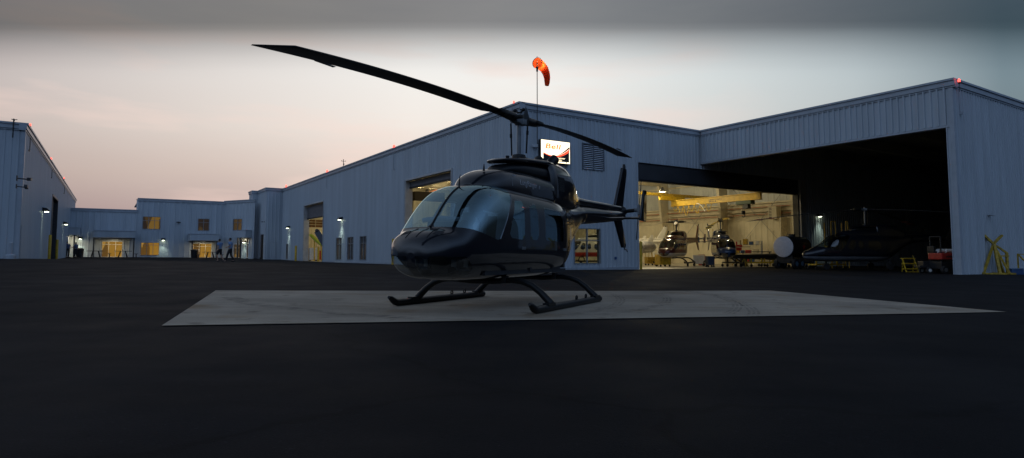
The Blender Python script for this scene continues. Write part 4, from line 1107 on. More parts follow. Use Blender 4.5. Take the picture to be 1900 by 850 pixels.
# ------------------------------------------------------------------ fixtures on the buildings
def red_lamp(w, px, py, label, o=.0, s=1.0):
    u, z = w.hit(px, py, o); q = w.p(u, 0, o); z0 = z-.30*s
    t = thing('obstruction_light', label, 'warning light', (q.x, q.y, z0), 0, 'red warning lamps along the roof edges')
    mb = MB(); mb.tube([(0,0,-.55*s),(0,0,.08*s)], .022*s, 8); mb.tube([(0,0,.06*s),(0,0,.16*s),(0,0,.2*s)],[.05*s,.085*s,.085*s],12); mb.build('base', MT['black'], t)
    mb = MB(); mb.tube([(0,0,.20*s),(0,0,.36*s),(0,0,.43*s),(0,0,.46*s)],[.085*s,.085*s,.06*s,.01*s],12); mb.build('lens', MT['redglow'], t, smooth=True)
    light('lamp_glow', 'POINT', (q.x, q.y, z0+.5*s), .8*s, (1,.08,.03), t, .05)
    return t
RL = [(wfK,56,232,'red lamp at the near front corner of the far-left hangar roof'),(wfK,95,294.5,'second red lamp back along the far-left hangar roof edge'),(wfK,119,330.5,'third red lamp back, at the far end of the left hangar roof edge'),
      (wfL,531,346,'red lamp at the far end of the long hangar roof beside the stair block'),(wfL,607,318.5,'red lamp beside the rooftop weather mast'),(wfL,731,273,'red lamp halfway along the sloping line of the long hangar roof'),
      (wfL,953.5,190,'red lamp at the hangar corner just above the rotor hub'),(wfW,1779.5,150,'red lamp on the high corner of the open hangar on the right')]
for w, x, y, lb in RL: red_lamp(w, x, y, lb, -.05 if w is not wfW else .02, 1.2 if w in (wfL,) and x < 940 else .62)

def wall_lamp(w, px, py, label, en, s=1.0, o=0.04):
    u, z = w.hit(px, py, o); q = w.p(u, 0, o); t = thing('wall_lamp', label, 'wall lamp', (q.x, q.y, z), 0, 'shaded wall lamps on the metal walls')
    off = t.location
    mb = MB()
    mb.prism([w.p(u-.19*s,z+.02*s,o), w.p(u-.19*s,z+.24*s,o), w.p(u-.19*s,z+.20*s,o+.22*s), w.p(u-.19*s,z+.04*s,o+.36*s), w.p(u-.19*s,z+.0*s,o+.36*s)], Vector((w.d.x,w.d.y,0))*.38*s)
    mb.build('housing', MT['black'], t, off=off)
    mb = MB(); w.box(mb, u-.09*s, u+.09*s, z-.035*s, z-.003, o+.10*s, o+.30*s); mb.build('lens', MT['lampglow'], t, off=off)
    light('lamp_beam', 'SPOT', w.p(u, z-.07*s, o+.50*s), en*1.7, GREENISH, t, .15, aim=w.p(u, z-2.2, o+.05), spot=R(72), blend=1.0)
    return t
WL = [(wfL,537,423.5,'wall lamp by the narrow door at the far end of the long hangar wall',60),(wfL,634.5,408,'wall lamp above the three narrow hangar windows',75),
      (wfK,79,392.5,'wall lamp near the corner of the far-left hangar',14),(wfK,117.5,416.5,'wall lamp past the tall doorway of the far-left hangar',22),
      (wfO,149,443.5,'wall lamp beside the two people at the far office corner',70),(wfO,302.5,446,'wall lamp right of the orange ground floor office window',55),(wfN,455,450,'wall lamp under the angled office canopy',45),
      (wfF,1518,402,'wall lamp glowing inside the dark open hangar',45)]
for w, x, y, lb, en in WL: wall_lamp(w, x, y, lb, en, 1.2 if w is not wfF else .9)

def security_camera(w, px, py, label, s=1., side=1):
    u, z = w.hit(px, py, .4); t = thing('security_camera', label, 'security camera', tuple(w.p(u, z, 0)), 0, 'cameras on the walls'); off = t.location
    mb = MB(); w.box(mb, u-.07*s, u+.07*s, z-.10*s, z+.10*s, .03, .08); mb.tube([w.p(u,z,.06), w.p(u,z-.03*s,.40*s)], .025*s, 8); mb.build('bracket', MT['bronze'], t, off=off)
    mb = MB(); mb.bar(w.p(u-.22*s*side,z-.04*s,.42*s), w.p(u+.30*s*side,z+.02*s,.42*s), .13*s, .12*s); mb.build('camera_body', MT['bronze'], t, off=off, bevel=.01)
    return t
security_camera(wfK, 47, 331.5, 'long box camera on the corner of the far-left hangar', 1.35)
security_camera(wfK, 46, 346.5, 'smaller camera below the box camera on the far-left hangar', 1.1, -1)
security_camera(wfB1, 485.5, 411.5, 'small camera high on the stair block side wall', .8)
security_camera(wfF, 953, 249, 'small camera on the hangar corner behind the rotor mast', .9) if False else None
security_camera(wfO, 332, 412.5, 'small camera on the upper office wall between two lit windows', 1.0)

def roof_mast(p, label, h, kind):
    t = thing('roof_antenna' if kind else 'weather_mast', label, 'antenna' if kind else 'weather mast', p)
    mb = MB(); mb.tube([(0,0,-.9),(0,0,h)], .03, 8); mb.build('pole', MT['black'], t)
    mb = MB(); k = .6 if not kind else .35; mb.tube([(-.3*k,0,h*.75),(.3*k,.1,h*.75)], .02, 6); mb.ball((.3*k,.1,h*.78),.06*k,8); mb.ball((-.3*k,0,h*.8),.07*k,8); mb.box((.06*k,0,h*.35),(.16*k,.16*k,.22*k)); mb.build('instruments', MT['black'], t)
    return t
u, z = wfL.hit(635, 318); roof_mast(tuple(wfL.p(u, HR+.05, -.1)), 'thin weather mast with instruments on the long hangar roof edge', .75, 0)
u, z = wfKF.hit(26, 232); roof_mast(tuple(wfKF.p(u, HK+.02, .25)), 'short aerial bracketed to the roof edge at the left of the picture', .16, 1)
P = at(254, 376, 88); roof_mast((P.x, P.y, P.z), 'small camera mast on the step in the office roof', .55, 1)

# illuminated sign
def sign():
    u0, z1 = wfF.hit(1003.2, 257.5, .25); u1, _ = wfF.hit(1057.8, 285, .25); z0 = wfF.hit(1057.6, 305.5, .25)[1]
    W, H = u1-u0, z1-z0
    t = thing('illuminated_sign', 'white and black lit box sign on the hangar wall above the helicopter tail', 'sign', tuple(wfF.p((u0+u1)/2, (z0+z1)/2, .06))); off = t.location
    mb = MB(); wfF.box(mb, u0, u1, z0, z1, .05, .25); mb.build('sign_box', MT['bronze'], t, off=off)
    white = emit('sign_white_face', (1,.87,.62), 1.9); dark = mat('sign_black_face', (.012,.012,.014), .4)
    orange = emit('sign_orange_letters', (1,.30,.07), .9); red = emit('sign_red_band', (1,.10,.04), 1.3); yel = emit('sign_small_letters', (1,.84,.52), 1.6); dark2 = emit('sign_faint_letters', (.75,.38,.22), 1.0)
    mb = MB(); wfF.box(mb, u0+.03, u1-.03, z0+.03, z1-.03, .25, .262); mb.build('lit_face', white, t, off=off)
    # lower black field with a curved top edge, red band on it
    def arc(k): # k 0..1 across, height fraction from the bottom
        return .40-.60*(k-.38)*(1-k)*0+.0
    top = lambda k: .27+.27*((k-.45)/.55)**1.8 if k > .45 else .27+.13*((.45-k)/.45)**2
    X = lambda k: u0+.08*W+(W*.88)*k
    def band(lo, hi, o, m, name):
        mb = MB(); n = 26
        for i in range(n):
            a, b = i/n, (i+1)/n
            mb.face([wfF.p(X(a), z0+H*lo(a), o), wfF.p(X(b), z0+H*lo(b), o), wfF.p(X(b), z0+H*hi(b), o), wfF.p(X(a), z0+H*hi(a), o)])
        mb.build(name, m, t, off=off)
    band(lambda k: .06 if k < .93 else .06, lambda k: top(k), .265, dark, 'black_field')
    band(lambda k: top(k)-.005, lambda k: top(k)+.03+.10*k*k, .272, red, 'red_band')
    rt = lambda k: top(k)+.03+.10*k*k
    band(lambda k: rt(k)+.015, lambda k: rt(k)+.016+.20*max(0,k-.5), .268, dark, 'black_band')
    mb = MB(); wfF.box(mb, X(.40), X(1.0), z0+.045*H, z0+.08*H, .274, .278); mb.build('lower_bar', white, t, off=off)
    def put(txt, size, k, h, m, shear=.0, bold=0., sp=1.0, wide=1.0):
        me = text_mesh(txt, size, .002, shear, bold, sp); ob = bpy.data.objects.new('lettering', me); COL.objects.link(ob); me.materials.append(m); ob.parent = t
        M = wfF.mat4(u0+W*k, z0+H*h, .283); M.translation -= Vector(off); ob.matrix_basis = M @ Matrix.Diagonal((wide,1,1,1))
    put('Bell', H*.30, .13, .62, orange, .15, .007*H, 1.08, 1.75); put('HELICOPTER', H*.075, .10, .54, dark2, .2, 0., 1.0, 1.25)
    put('Customer', H*.105, .54, .20, yel, .15, .002*H); put('Service Facility', H*.105, .31, .105, yel, .15, .002*H)
sign()

# lit windsock on a thin pole
def windsock():
    u, zb = wfF.hit(997, 258, .25); _, zt = wfF.hit(997, 128, .25); q = wfF.p(u, zb, .25)
    t = thing('windsock', 'lit orange windsock drooping from a thin pole on the hangar front', 'windsock', tuple(q))
    h = zt-zb; sc = 31/1158.*1.0
    mb = MB(); mb.tube([(0,0,-.5),(0,0,h)], .022, 8); mb.tube([(0,0,h-.15),(0,0,h+.12)], .055, 8); mb.tube([(0,0,h),(0,0,h+.72)], .018, 6); mb.build('pole', MT['black'], t)
    mb = MB(); mb.bar((0,0,-.35),(-.0,.28,-.35),.06); mb.box((-.12,.0,-.38),(.3,.12,.16)); mb.build('wall_bracket', MT['trim'], t)
    c = Vector((0,0,h+.35)); d0 = Vector((.55,.82,-.10)).normalized()
    P = [c, c+Vector((.10,.20,0)), c+Vector((.26,.42,-.05)), c+Vector((.43,.58,-.18)), c+Vector((.55,.66,-.42)), c+Vector((.60,.68,-.68)), c+Vector((.60,.68,-.95)), c+Vector((.585,.67,-1.12))]
    r = [.30,.29,.265,.24,.21,.18,.15,.115]
    m = bpy.data.materials.new('windsock_fabric'); m.use_nodes = True; nt = m.node_tree; nt.nodes.clear()
    out = nt.nodes.new('ShaderNodeOutputMaterial'); df = nt.nodes.new('ShaderNodeBsdfDiffuse'); tr = nt.nodes.new('ShaderNodeBsdfTranslucent'); mx = nt.nodes.new('ShaderNodeMixShader')
    df.inputs[0].default_value = (.75,.12,.03,1); tr.inputs[0].default_value = (.85,.14,.03,1); mx.inputs[0].default_value = .55
    n_ = nt.nodes.new('ShaderNodeTexNoise'); n_.inputs['Scale'].default_value = 9; bp = nt.nodes.new('ShaderNodeBump'); bp.inputs['Strength'].default_value = .35
    nt.links.new(n_.outputs['Fac'], bp.inputs['Height']); nt.links.new(bp.outputs[0], df.inputs['Normal'])
    nt.links.new(df.outputs[0], mx.inputs[1]); nt.links.new(tr.outputs[0], mx.inputs[2]); nt.links.new(mx.outputs[0], out.inputs[0])
    mb = MB(); mb.tube(P, r, 22, caps=False); mb.build('sock', m, t, smooth=True)
    mb = MB(); d = d0; x = Vector((0,0,1)); y = d.cross(x).normalized()
    mb.tube([c+(x*math.cos(k*math.pi/10)+y*math.sin(k*math.pi/10))*.30 for k in range(21)], .014, 6); mb.tube([c-x*.30, c+x*.30], .010, 5); mb.build('ring', MT['black'], t)
    light('sock_lamp', 'POINT', tuple(Vector(q)+c+Vector((.24,.21,-.03))), 11, (1,.72,.45), t, .06)
    light('sock_front_lamp', 'POINT', tuple(Vector(q)+c+Vector((.06,.05,.12))), 4, (1,.72,.45), t, .04)
windsock()

# bollards
def bollard(px, Y, label, h=1.35, r=.085):
    p = on_ground(px, Y); o = MB(); o.tube([(0,0,-.1),(0,0,h-.03),(0,0,h),(0,0,h+.02)],[r,r,r*.8,.01],14)
    b = o.build('bollard', MT['yellow'], None, smooth=True); b.location = p; return tag(b, label, 'bollard', 'yellow bollards at the hangar doors')
def wY(w, px, o): u, _ = w.hit(px, 475, o); return w.p(u, 0, o).y
bollard(549.8, wY(wfL,549.8,.5), 'yellow bollard on the wall side of the far rolling door', 1.75, .12); bollard(571.5, wY(wfL,571.5,-.7), 'yellow bollard just inside the far rolling door, behind its left edge', 1.6, .12)
bollard(591.5, wY(wfL,591.5,-.7), 'yellow bollard just inside the far rolling door, behind its right edge', 1.6, .12)
bollard(729.5, wY(wfL,729.5,.6), 'yellow bollard beside the black helicopter nose', 1.95, .10)
bollard(93.7, wY(wfK,93.7,.5), 'tall yellow bollard on the near side of the left hangar doorway', 1.85, .10); bollard(107.3, wY(wfK,107.3,.5), 'shorter yellow bollard on the far side of the left hangar doorway', 1.7, .10)
bollard(1188.5, wY(wfF,1188.5,-.1), 'dull yellow bollard at the left jamb of the wide lit door', 1.75, .085)

# white hydrant-like stand-pipe at the left hangar corner
p = on_ground(21.5, 33.5)
t = thing('standpipe', 'pale standpipe on a round base at the left hangar corner', 'standpipe', p)
mb = MB(); mb.tube([(0,0,-.1),(0,0,.18),(0,0,.24)],[.26,.26,.15],16); mb.build('base', MT['trim'], t, smooth=True)
mb = MB(); mb.tube([(0,0,.2),(0,0,.85),(0,0,.9)],[.09,.09,.03],12); mb.build('pipe', MT['trim'], t, smooth=True)

# picnic tables and bins by the office doors
def picnic(px, o, label):
    u, _ = wfO.hit(px, 470, o); q = wfO.p(u, 0, o); t = thing('picnic_table', label, 'picnic table', (q.x, q.y, gz(q.x,q.y)), math.atan2(wfO.d.y, wfO.d.x), 'picnic tables by the office doors')
    mb = MB(); mb.box((0,0,.76),(1.8,.75,.06)); mb.build('table_top', MT['bronze'], t)
    for s in (1,-1):
        mb = MB(); mb.box((s*1.35,0,.45),(.36,.9,.06)); mb.box((s*1.35,0,.21),(.10,.6,.42)); mb.build('bench', MT['bronze'], t)
        mb = MB(); mb.bar((s*.45,-.25,0),(s*.25,.0,.74),.09); mb.bar((s*.45,.25,0),(s*.25,0,.74),.09); mb.build('leg', MT['black'], t)
picnic(177.5, 4.2, 'picnic table at the left of the lit office entrance'); picnic(228, 4.4, 'picnic table in front of the right post of the lit entrance'); picnic(390, 4.0, 'picnic table by the second lit entrance behind the walkers')
def bin_(px, o, w, label, s=1.):
    u, _ = w.hit(px, 470, o); q = w.p(u, 0, o); t = thing('rubbish_bin', label, 'bin', (q.x,q.y,gz(q.x,q.y)), 0, 'dark bins by the office')
    mb = MB(); mb.tube([(0,0,0),(0,0,.8*s)],[.30*s,.36*s],14); mb.build('bin_body', MT['black'], t, smooth=True)
    mb = MB(); mb.tube([(0,0,.8*s),(0,0,.86*s),(0,0,.95*s)],[.38*s,.38*s,.2*s],14); mb.build('lid', MT['dark'], t, smooth=True)
bin_(147.8, 1.8, wfO, 'dark bin beside the two people at the left office corner', 1.15); bin_(360.5, 3.0, wfO, 'dark bin left of the second lit entrance', 1.15)

# ------------------------------------------------------------------ people
SKIN = mat('skin', (.45,.28,.20), .6); HAIR = mat('dark_hair', (.02,.015,.012), .7)
def skin_mesh(V, E, Rr, root=0, sub=1):
    me = bpy.data.meshes.new('skin'); me.from_pydata(V, E, []); ob = bpy.data.objects.new('skin', me); COL.objects.link(ob)
    sk = ob.modifiers.new('s', 'SKIN'); sb = ob.modifiers.new('u', 'SUBSURF'); sb.levels = sub; sb.render_levels = sub
    for i, r in enumerate(Rr):
        rr = r if hasattr(r, '__len__') else (r, r); me.skin_vertices[0].data[i].radius = rr
    me.skin_vertices[0].data[root].use_root = True
    dg = bpy.context.evaluated_depsgraph_get(); m2 = bpy.data.meshes.new_from_object(ob.evaluated_get(dg))
    bpy.data.objects.remove(ob); bpy.data.meshes.remove(me)
    for p in m2.polygons: p.use_smooth = True
    return m2
def person(label, px, Y, rotz, J, shirt, legs, shorts=False, sc=1.0, seated=False):
    """J: joint offsets; the figure faces +x"""
    p = on_ground(px, Y); t = thing('person', label, 'person', p, rotz)
    H = dict(pel=(0,0,.95), chest=(.0,0,1.30), neck=(.01,0,1.48), head=(.03,0,1.58), top=(.03,0,1.70))
    V = []; E = []; Rr = []; ix = {}
    def add(k, v, r, par=None):
        ix[k] = len(V); V.append(Vector(v)*sc); Rr.append(tuple(a*sc for a in r) if hasattr(r,'__len__') else r*sc)
        if par: E.append((ix[par], ix[k]))
    tl = J.get('lean', 0)
    f = lambda v: (v[0]+tl*(v[2]-.95), v[1], v[2])
    add('pel', H['pel'], (.15,.11)); add('waist', f((0,0,1.10)), (.135,.10), 'pel'); add('chest', f(H['chest']), (.165,.115), 'waist'); add('sh', f((0,0,1.42)), (.12,.08), 'chest'); add('neck', f(H['neck']), .055, 'sh')
    add('jaw', f((.045,0,1.55)), (.062,.075), 'neck'); add('head', f((.02,0,1.64)), (.075,.095), 'jaw'); add('top', f((.01,0,1.72)), (.05,.06), 'head')
    add('nose', f((.125,0,1.615)), .013, 'head')
    for s, n in ((1,'l'),(-1,'r')):
        el, ha = J[n+'el'], J[n+'ha']; kn, an = J[n+'kn'], J[n+'an']
        add(n+'s', f((0,s*.185,1.41)), .062, 'sh'); add(n+'el', f((el[0], s*el[1], el[2])), .045, n+'s'); add(n+'wr', f((ha[0], s*ha[1], ha[2])), .03, n+'el')
        d = (Vector(f((ha[0],s*ha[1],ha[2])))-Vector(f((el[0],s*el[1],el[2])))).normalized(); wv = Vector(f((ha[0],s*ha[1],ha[2])))
        add(n+'palm', wv+d*.07, (.035,.02), n+'wr')
        sx = d.cross(Vector((0,1,0))).normalized() if abs(d.y) < .9 else Vector((1,0,0))
        for k in range(4):
            b = wv+d*.09+sx*(.027-.018*k); add(f'{n}f{k}a', b+d*.03, .009, n+'palm'); add(f'{n}f{k}b', b+d*(.065-.006*abs(k-1))+Vector((.01,-s*.012,0)), .008, f'{n}f{k}a')
        add(n+'th', wv+d*.05+sx*.05, .010, n+'palm'); add(n+'th2', wv+d*.085+sx*.062, .009, n+'th')
        add(n+'hip', (0,s*.10,.90), .09, 'pel'); add(n+'kn', (kn[0],s*kn[1],kn[2]), .058, n+'hip'); add(n+'an', (an[0],s*an[1],an[2]), .042, n+'kn'); add(n+'toe', (an[0]+.17,s*(an[1]+.02),an[2]-.06), (.045,.03), n+'an')
    me = skin_mesh(V, E, Rr); b = bpy.data.objects.new('body', me); COL.objects.link(b); me.materials.append(SKIN); b.parent = t
    g = lambda k: Vector(V[ix[k]])
    W = [g('pel')+Vector((0,0,-.07)), g('waist'), g('chest'), g('sh')+Vector((0,0,.015)), g('neck')+Vector((0,0,-.02))]; EE = [(0,1),(1,2),(2,3),(3,4)]; RR = [(.195,.15),(.18,.14),(.20,.15),(.17,.125),(.075,.075)]
    for n in 'lr':
        i = len(W); W += [g(n+'s'), g(n+'s').lerp(g(n+'el'),.8)]; EE += [(3,i),(i,i+1)]; RR += [.105,.08]
    me = skin_mesh(W, EE, [tuple(a*sc for a in r) if hasattr(r,'__len__') else r*sc for r in RR]); o = bpy.data.objects.new('shirt', me); COL.objects.link(o); me.materials.append(shirt); o.parent = t
    W = [g('pel'), g('pel')+Vector((0,0,.08))*sc]; EE = [(0,1)]; RR = [(.165,.122),(.155,.115)]
    for n in 'lr':
        i = len(W); W += [g(n+'hip'), g(n+'kn') if not shorts else g(n+'hip').lerp(g(n+'kn'),.95)]; EE += [(0,i),(i,i+1)]; RR += [.108,.082]
        if not shorts: W.append(g(n+'an')+Vector((0,0,.02))); EE.append((i+1,i+2)); RR.append(.066)
    me = skin_mesh(W, EE, [tuple(a*sc for a in r) if hasattr(r,'__len__') else r*sc for r in RR]); o = bpy.data.objects.new('shorts' if shorts else 'trousers', me); COL.objects.link(o); me.materials.append(legs); o.parent = t
    mb = MB()
    h = g('head'); mb.ball(h+Vector((-.018,0,.028))*sc, .092*sc, 14, (1,.88,.98)); mb.build('hair', HAIR, t, smooth='all')
    mb = MB()
    for s in (1,-1): mb.ball(h+Vector((.082,s*.035,.0))*sc, .012*sc, 6)
    mb.build('eyes', MT['black'], t)
    for n in 'lr':
        mb = MB(); a = g(n+'an'); d = (g(n+'toe')-a); mb.tube([a+Vector((-.06,0,-.045))*sc, a+Vector((.02,0,-.05))*sc, g(n+'toe')],[.045*sc,.055*sc,.042*sc],10); mb.build('shoe', MT['black'], t, smooth=True)
    return t
shirtA = mat('light_blue_shirt', (.16,.27,.48), .8); shirtB = mat('pale_blue_shirt', (.22,.34,.55), .8); shirtC = mat('navy_shirt', (.05,.08,.16), .8); shirtD = mat('grey_blue_shirt', (.08,.13,.24), .8)
navy = mat('dark_trousers', (.012,.014,.02), .85)
walk1 = dict(lean=.05, lel=(-.06,.24,1.16), lha=(.05,.27,.93), rel=(.03,.25,1.15), rha=(.12,.24,.93), lkn=(.16,.10,.52), lan=(.06,.10,.09), rkn=(-.03,.11,.50), ran=(-.28,.11,.14))
walk2 = dict(lean=.02, lel=(-.08,.25,1.16), lha=(.14,.20,1.08), rel=(-.06,.24,1.15), rha=(.04,.26,.92), lkn=(.16,.11,.51), lan=(.26,.11,.09), rkn=(-.02,.12,.49), ran=(-.22,.12,.11))
lean = dict(lean=.18, lel=(.18,.20,1.20), lha=(.40,.12,1.24), rel=(-.05,.23,1.16), rha=(.06,.20,.95), lkn=(-.02,.12,.50), lan=(-.12,.14,.09), rkn=(.10,.16,.50), ran=(.22,.20,.09))
stand = dict(lean=.0, lel=(.04,.24,1.16), lha=(.28,.20,1.12), rel=(-.02,.24,1.15), rha=(.06,.25,.92), lkn=(.02,.10,.50), lan=(.0,.10,.09), rkn=(.0,.10,.50), ran=(-.04,.11,.09))
person('walker in a blue polo shirt and dark shorts, one leg trailing', 409, 47.5, R(170), walk1, shirtA, navy, True, 1.0)
person('walker in a pale blue shirt and long dark trousers', 428.5, 46.5, R(185), walk2, shirtB, navy, False, 1.03)
person('person in dark clothes leaning towards the left hangar door', 127.5, 71, R(150), lean, shirtC, navy, False, 1.04)
person('person in a blue-grey shirt standing by the thin canopy post', 142.5, 72, R(175), stand, shirtD, navy, False, 1.0)
# ------------------------------------------------------------------ inside the lit hangar
def high_bay(a, b, label, en=520, z=None):
    q = C0+A*a+B*b; z = z or HR-1.75; t = thing('high_bay_lamp', label, 'ceiling lamp', (q.x,q.y,z), 0, 'high bay lamps under the hangar roof')
    mb = MB(); mb.tube([(0,0,HR-.35-z),(0,0,.35)],.015,6); mb.tube([(0,0,.40),(0,0,.30),(0,0,.12),(0,0,.0)],[.08,.13,.22,.30],18,caps=False); mb.build('shade', MT['steel'], t, smooth=True)
    mb = MB(); mb.ball((0,0,.08),.15,12,(1,1,.8)); mb.build('bulb', MT['warmglow'], t, smooth=True)
    light('bay_light', 'POINT', (q.x,q.y,z-.16), en, WARM, t, .2)
_lp = at(1229, 355, 1); 
def lamp_on_ray(px, py, z):
    d = ray(px, py); s = (z-HC)/d.z; return Vector((d.x*s, d.y*s))
q = lamp_on_ray(1229, 356, 6.1)-C0; ha, hb_ = q.dot(A), q.dot(B)
high_bay(ha, hb_, 'glowing high bay lamp seen through the wide lit door', 420, 6.1)
for a, b in ((2.2,13),(2.2,21.5),(12,22),(24.5,21),(33,10),(44,22),(43,8),(56,12),(17,8)): high_bay(a, b, 'unseen high bay lamp added under the hangar roof, hidden by the door header from outside', 110 if a < 3 else 640)  # unseen lamps; front pair added to light noses and crane, last for near door

MT['crane'] = mat('crane_yellow', (.50,.32,.02), .5, 0, .12, 3)
def crane():
    w = WF(C0+B*24.5, A, -B)
    u0, z0 = w.hit(1247, 381); u1, z1 = w.hit(1412, 364)
    z = (z0+z1)/2; ub, uc = min(u0,u1), max(u0,u1)
    t = thing('overhead_crane', 'yellow overhead travelling crane beam under the lit hangar roof', 'crane', tuple(w.p((ub+uc)/2, z-.3))); off = t.location
    mb = MB(); w.box(mb, ub, uc, z-.20, z-.15, -.20, .20); w.box(mb, ub, uc, z-.15, z+.30, -.11, .11); w.box(mb, ub, uc, z+.30, z+.36, -.20, .20); mb.build('bridge_beam', MT['crane'], t, off=off)
    for u in (ub, uc):
        mb = MB(); w.box(mb, u-.22, u+.22, z+.362, z+.72, -1.5, 1.5); mb.build('end_truck', MT['yellow'], t, off=off, bevel=.02)
        mb = MB(); w.box(mb, u-.12, u+.12, z+.73, z+.98, -7, 7); mb.build('runway_beam', MT['yellow_d'], t, off=off)
    uh, _ = w.hit(1379, 375)
    mb = MB(); w.box(mb, uh-.9, uh+.55, z-.50, z-.202, -.28, .28); mb.build('hoist', mat('hoist_green', (.03,.06,.03), .5), t, off=off, bevel=.02)
    mb = MB(); w.box(mb, uh-.55, uh-.1, z-.85, z-.50, -.2, .2); mb.tube([w.p(uh+.1,z-.62), w.p(uh+.1,z-1.1)],.02,6); mb.tube([w.p(uh-.05,z-.62), w.p(uh-.05,z-1.1)],.02,6); mb.box(w.p(uh+.02,z-1.15),(.25,.2,.28))
    mb.tube([w.p(uh+.02,z-1.28)+Vector((math.sin(k*.7)*.12,0,-.12+math.cos(k*.7)*.12)) for k in range(7)],.035,6); mb.build('hook_block', MT['black'], t, off=off)
    n = 7
    for k in range(n):
        ua = uc-.3-k*.62; dp = .45+.55*((k*37) % 5)/5
        mb = MB(); mb.tube([w.p(ua-.62*i/8, z-.20-dp*math.sin(math.pi*i/8), .22) for i in range(9)],.03,5); mb.build('festoon_cable', MT['yellow'], t, off=off)
    mb = MB(); mb.tube([w.p((ub+uc)/2+1.6-.9*i/8, z-.1-.75*(i/8)**2, .25) for i in range(9)],.035,5); mb.build('slack_cable', MT['white'], t, off=off)
    uq = w.hit(1328, 374)[0]; mb = MB()      # worn, unreadable lettering: two rows of small dark marks
    for row, (z0, n) in enumerate(((z+.06, 9), (z-.08, 5))):
        for k in range(n):
            ww = .05+.05*((k*7+row*3) % 4)/3; hh = .07+.03*((k*5) % 3)/2
            w.box(mb, uq+.62-.16*k-ww, uq+.62-.16*k, z0, z0+hh, .108, .116)
    mb.build('lettering', MT['black'], t, off=off)
crane()

def heli_mats(**k):
    d = dict(HM_); d.update(k); return d
maroon = paint('maroon_paint', (.07,.012,.012)); bluep = paint('deep_blue_paint', (.012,.035,.09)); whitep = paint('white_aircraft_paint', (.62,.60,.55)); darkp = paint('dark_navy_paint', (.008,.010,.016))
yell = mat('blade_yellow', (.55,.38,.05), .5); dglass = glass('dark_heli_glass', (.22,.25,.27), 1., .01, 1.7)
def inner_heli(label, mats, px, Y, yaw, blades, dz=.25, **kw):
    t = make_heli(label, 'helicopter', 'helicopters kept inside the hangars', mats, 44, 40, blades, detail=False, **kw)
    X = (px-950)/FPX*Y; place_heli(t, X, Y, yaw, 1.0, dz)
    mb = MB()
    for x in (1.2,-.6):
        for y in (1.2,-1.2): mb.cyl((x,y-.05,-.10),(x,y+.05,-.10),.13,12)
    mb.build('ground_wheel', MT['rubber'], t)
    return t
inner_heli('maroon and white helicopter with a four-arm rotor hub in the lit hangar', heli_mats(body=maroon, belly=whitep, side=dglass, wside=dglass, wind=dglass, chin=dglass, rotor=mat('pale_blade', (.4,.36,.3), .5)), 1255, 49.7, .55, [R(20),R(110),R(200),R(290)], blade_len=1.75, teeter=.05, drop=.25, belly=.80)
inner_heli('dark blue helicopter with yellow and black banded blades in the lit hangar', heli_mats(body=bluep, side=dglass, wind=dglass, wside=dglass, chin=dglass, rotor=yell, stripe=MT['black']), 1337, 47.8, .16, [R(-20),R(160)], blade_len=4.6, teeter=.62, drop=.2)
h = inner_heli('white helicopter mostly hidden behind the front wall, its tail boom showing by the door edge', heli_mats(body=whitep, belly=MT['red'], side=dglass, wside=dglass, wind=dglass, chin=dglass), 1107, 57.0, R(83), [R(70),R(250)], blade_len=4.6, teeter=.1, drop=.2, belly=.85)

NAVY_TAB = [(4.05,.72,.76,.80,.05,2.0),(4.0,.62,.78,.90,.16,2.1),(3.85,.54,.80,1.0,.30,2.2),(3.5,.47,.86,1.14,.46,2.3),(3.1,.43,.90,1.30,.56,2.4),(2.85,.42,.92,1.42,.60,2.4),(2.5,.41,.95,1.66,.64,2.5)]+[(r[0], r[1]-.04, r[2], r[3]+.10, r[4]+.05, r[5]) for r in LIGHT_TAB if r[0] <= 2.15]
_keep = LIGHT_TAB; LIGHT_TAB = NAVY_TAB
stripes = mat('red_blade_bands', (.22,.02,.02), .5); pale = mat('grey_blade', (.05,.05,.052), .5)
dh = make_heli('dark navy helicopter with a pale belly, side-on in the unlit hangar', 'helicopter', 'helicopters kept inside the hangars', heli_mats(body=darkp, belly=mat('pale_belly_paint', (.20,.21,.23), .5), side=dglass, wside=dglass, wind=glass('navy_windscreen', (.5,.55,.55), 1., .01, 1.6), chin=dglass, rotor=pale, stripe=stripes), 48, 44, [R(-10),R(-153),R(105)], detail=False, blade_len=6.9, teeter=.0, drop=.75, zh=3.45, skids=False, belly=.70, belly_x=4.2)
LIGHT_TAB = _keep
Yd = 37.5; place_heli(dh, (1605-950)/FPX*Yd, Yd, R(80), 1.03, .10)
for x, y in ((2.6,0.),(-.9,.75),(-.9,-.75)):
    mb = MB(); mb.tube([(x,y,.5),(x,y,.12)],.05,8); mb.cyl((x,y-.07,.14),(x,y+.07,.14),.2,16); mb.build('landing_wheel', MT['rubber'], dh)

def wheel(mb, mr, c, r, wd, ax=(0,1,0)):
    c, ax = Vector(c), Vector(ax).normalized(); mb.cyl(c-ax*wd/2, c+ax*wd/2, r, 18); mr.cyl(c-ax*(wd/2+.01), c+ax*(wd/2+.01), r*.5, 12)
def wheels(t, cs, r, wd, hubm=None):
    for c in cs:
        a, b = MB(), MB(); wheel(a, b, c, r, wd); w = a.build('wheel', MT['rubber'], t, bevel=.02); b.build('wheel_hub', hubm or MT['trim'], w)

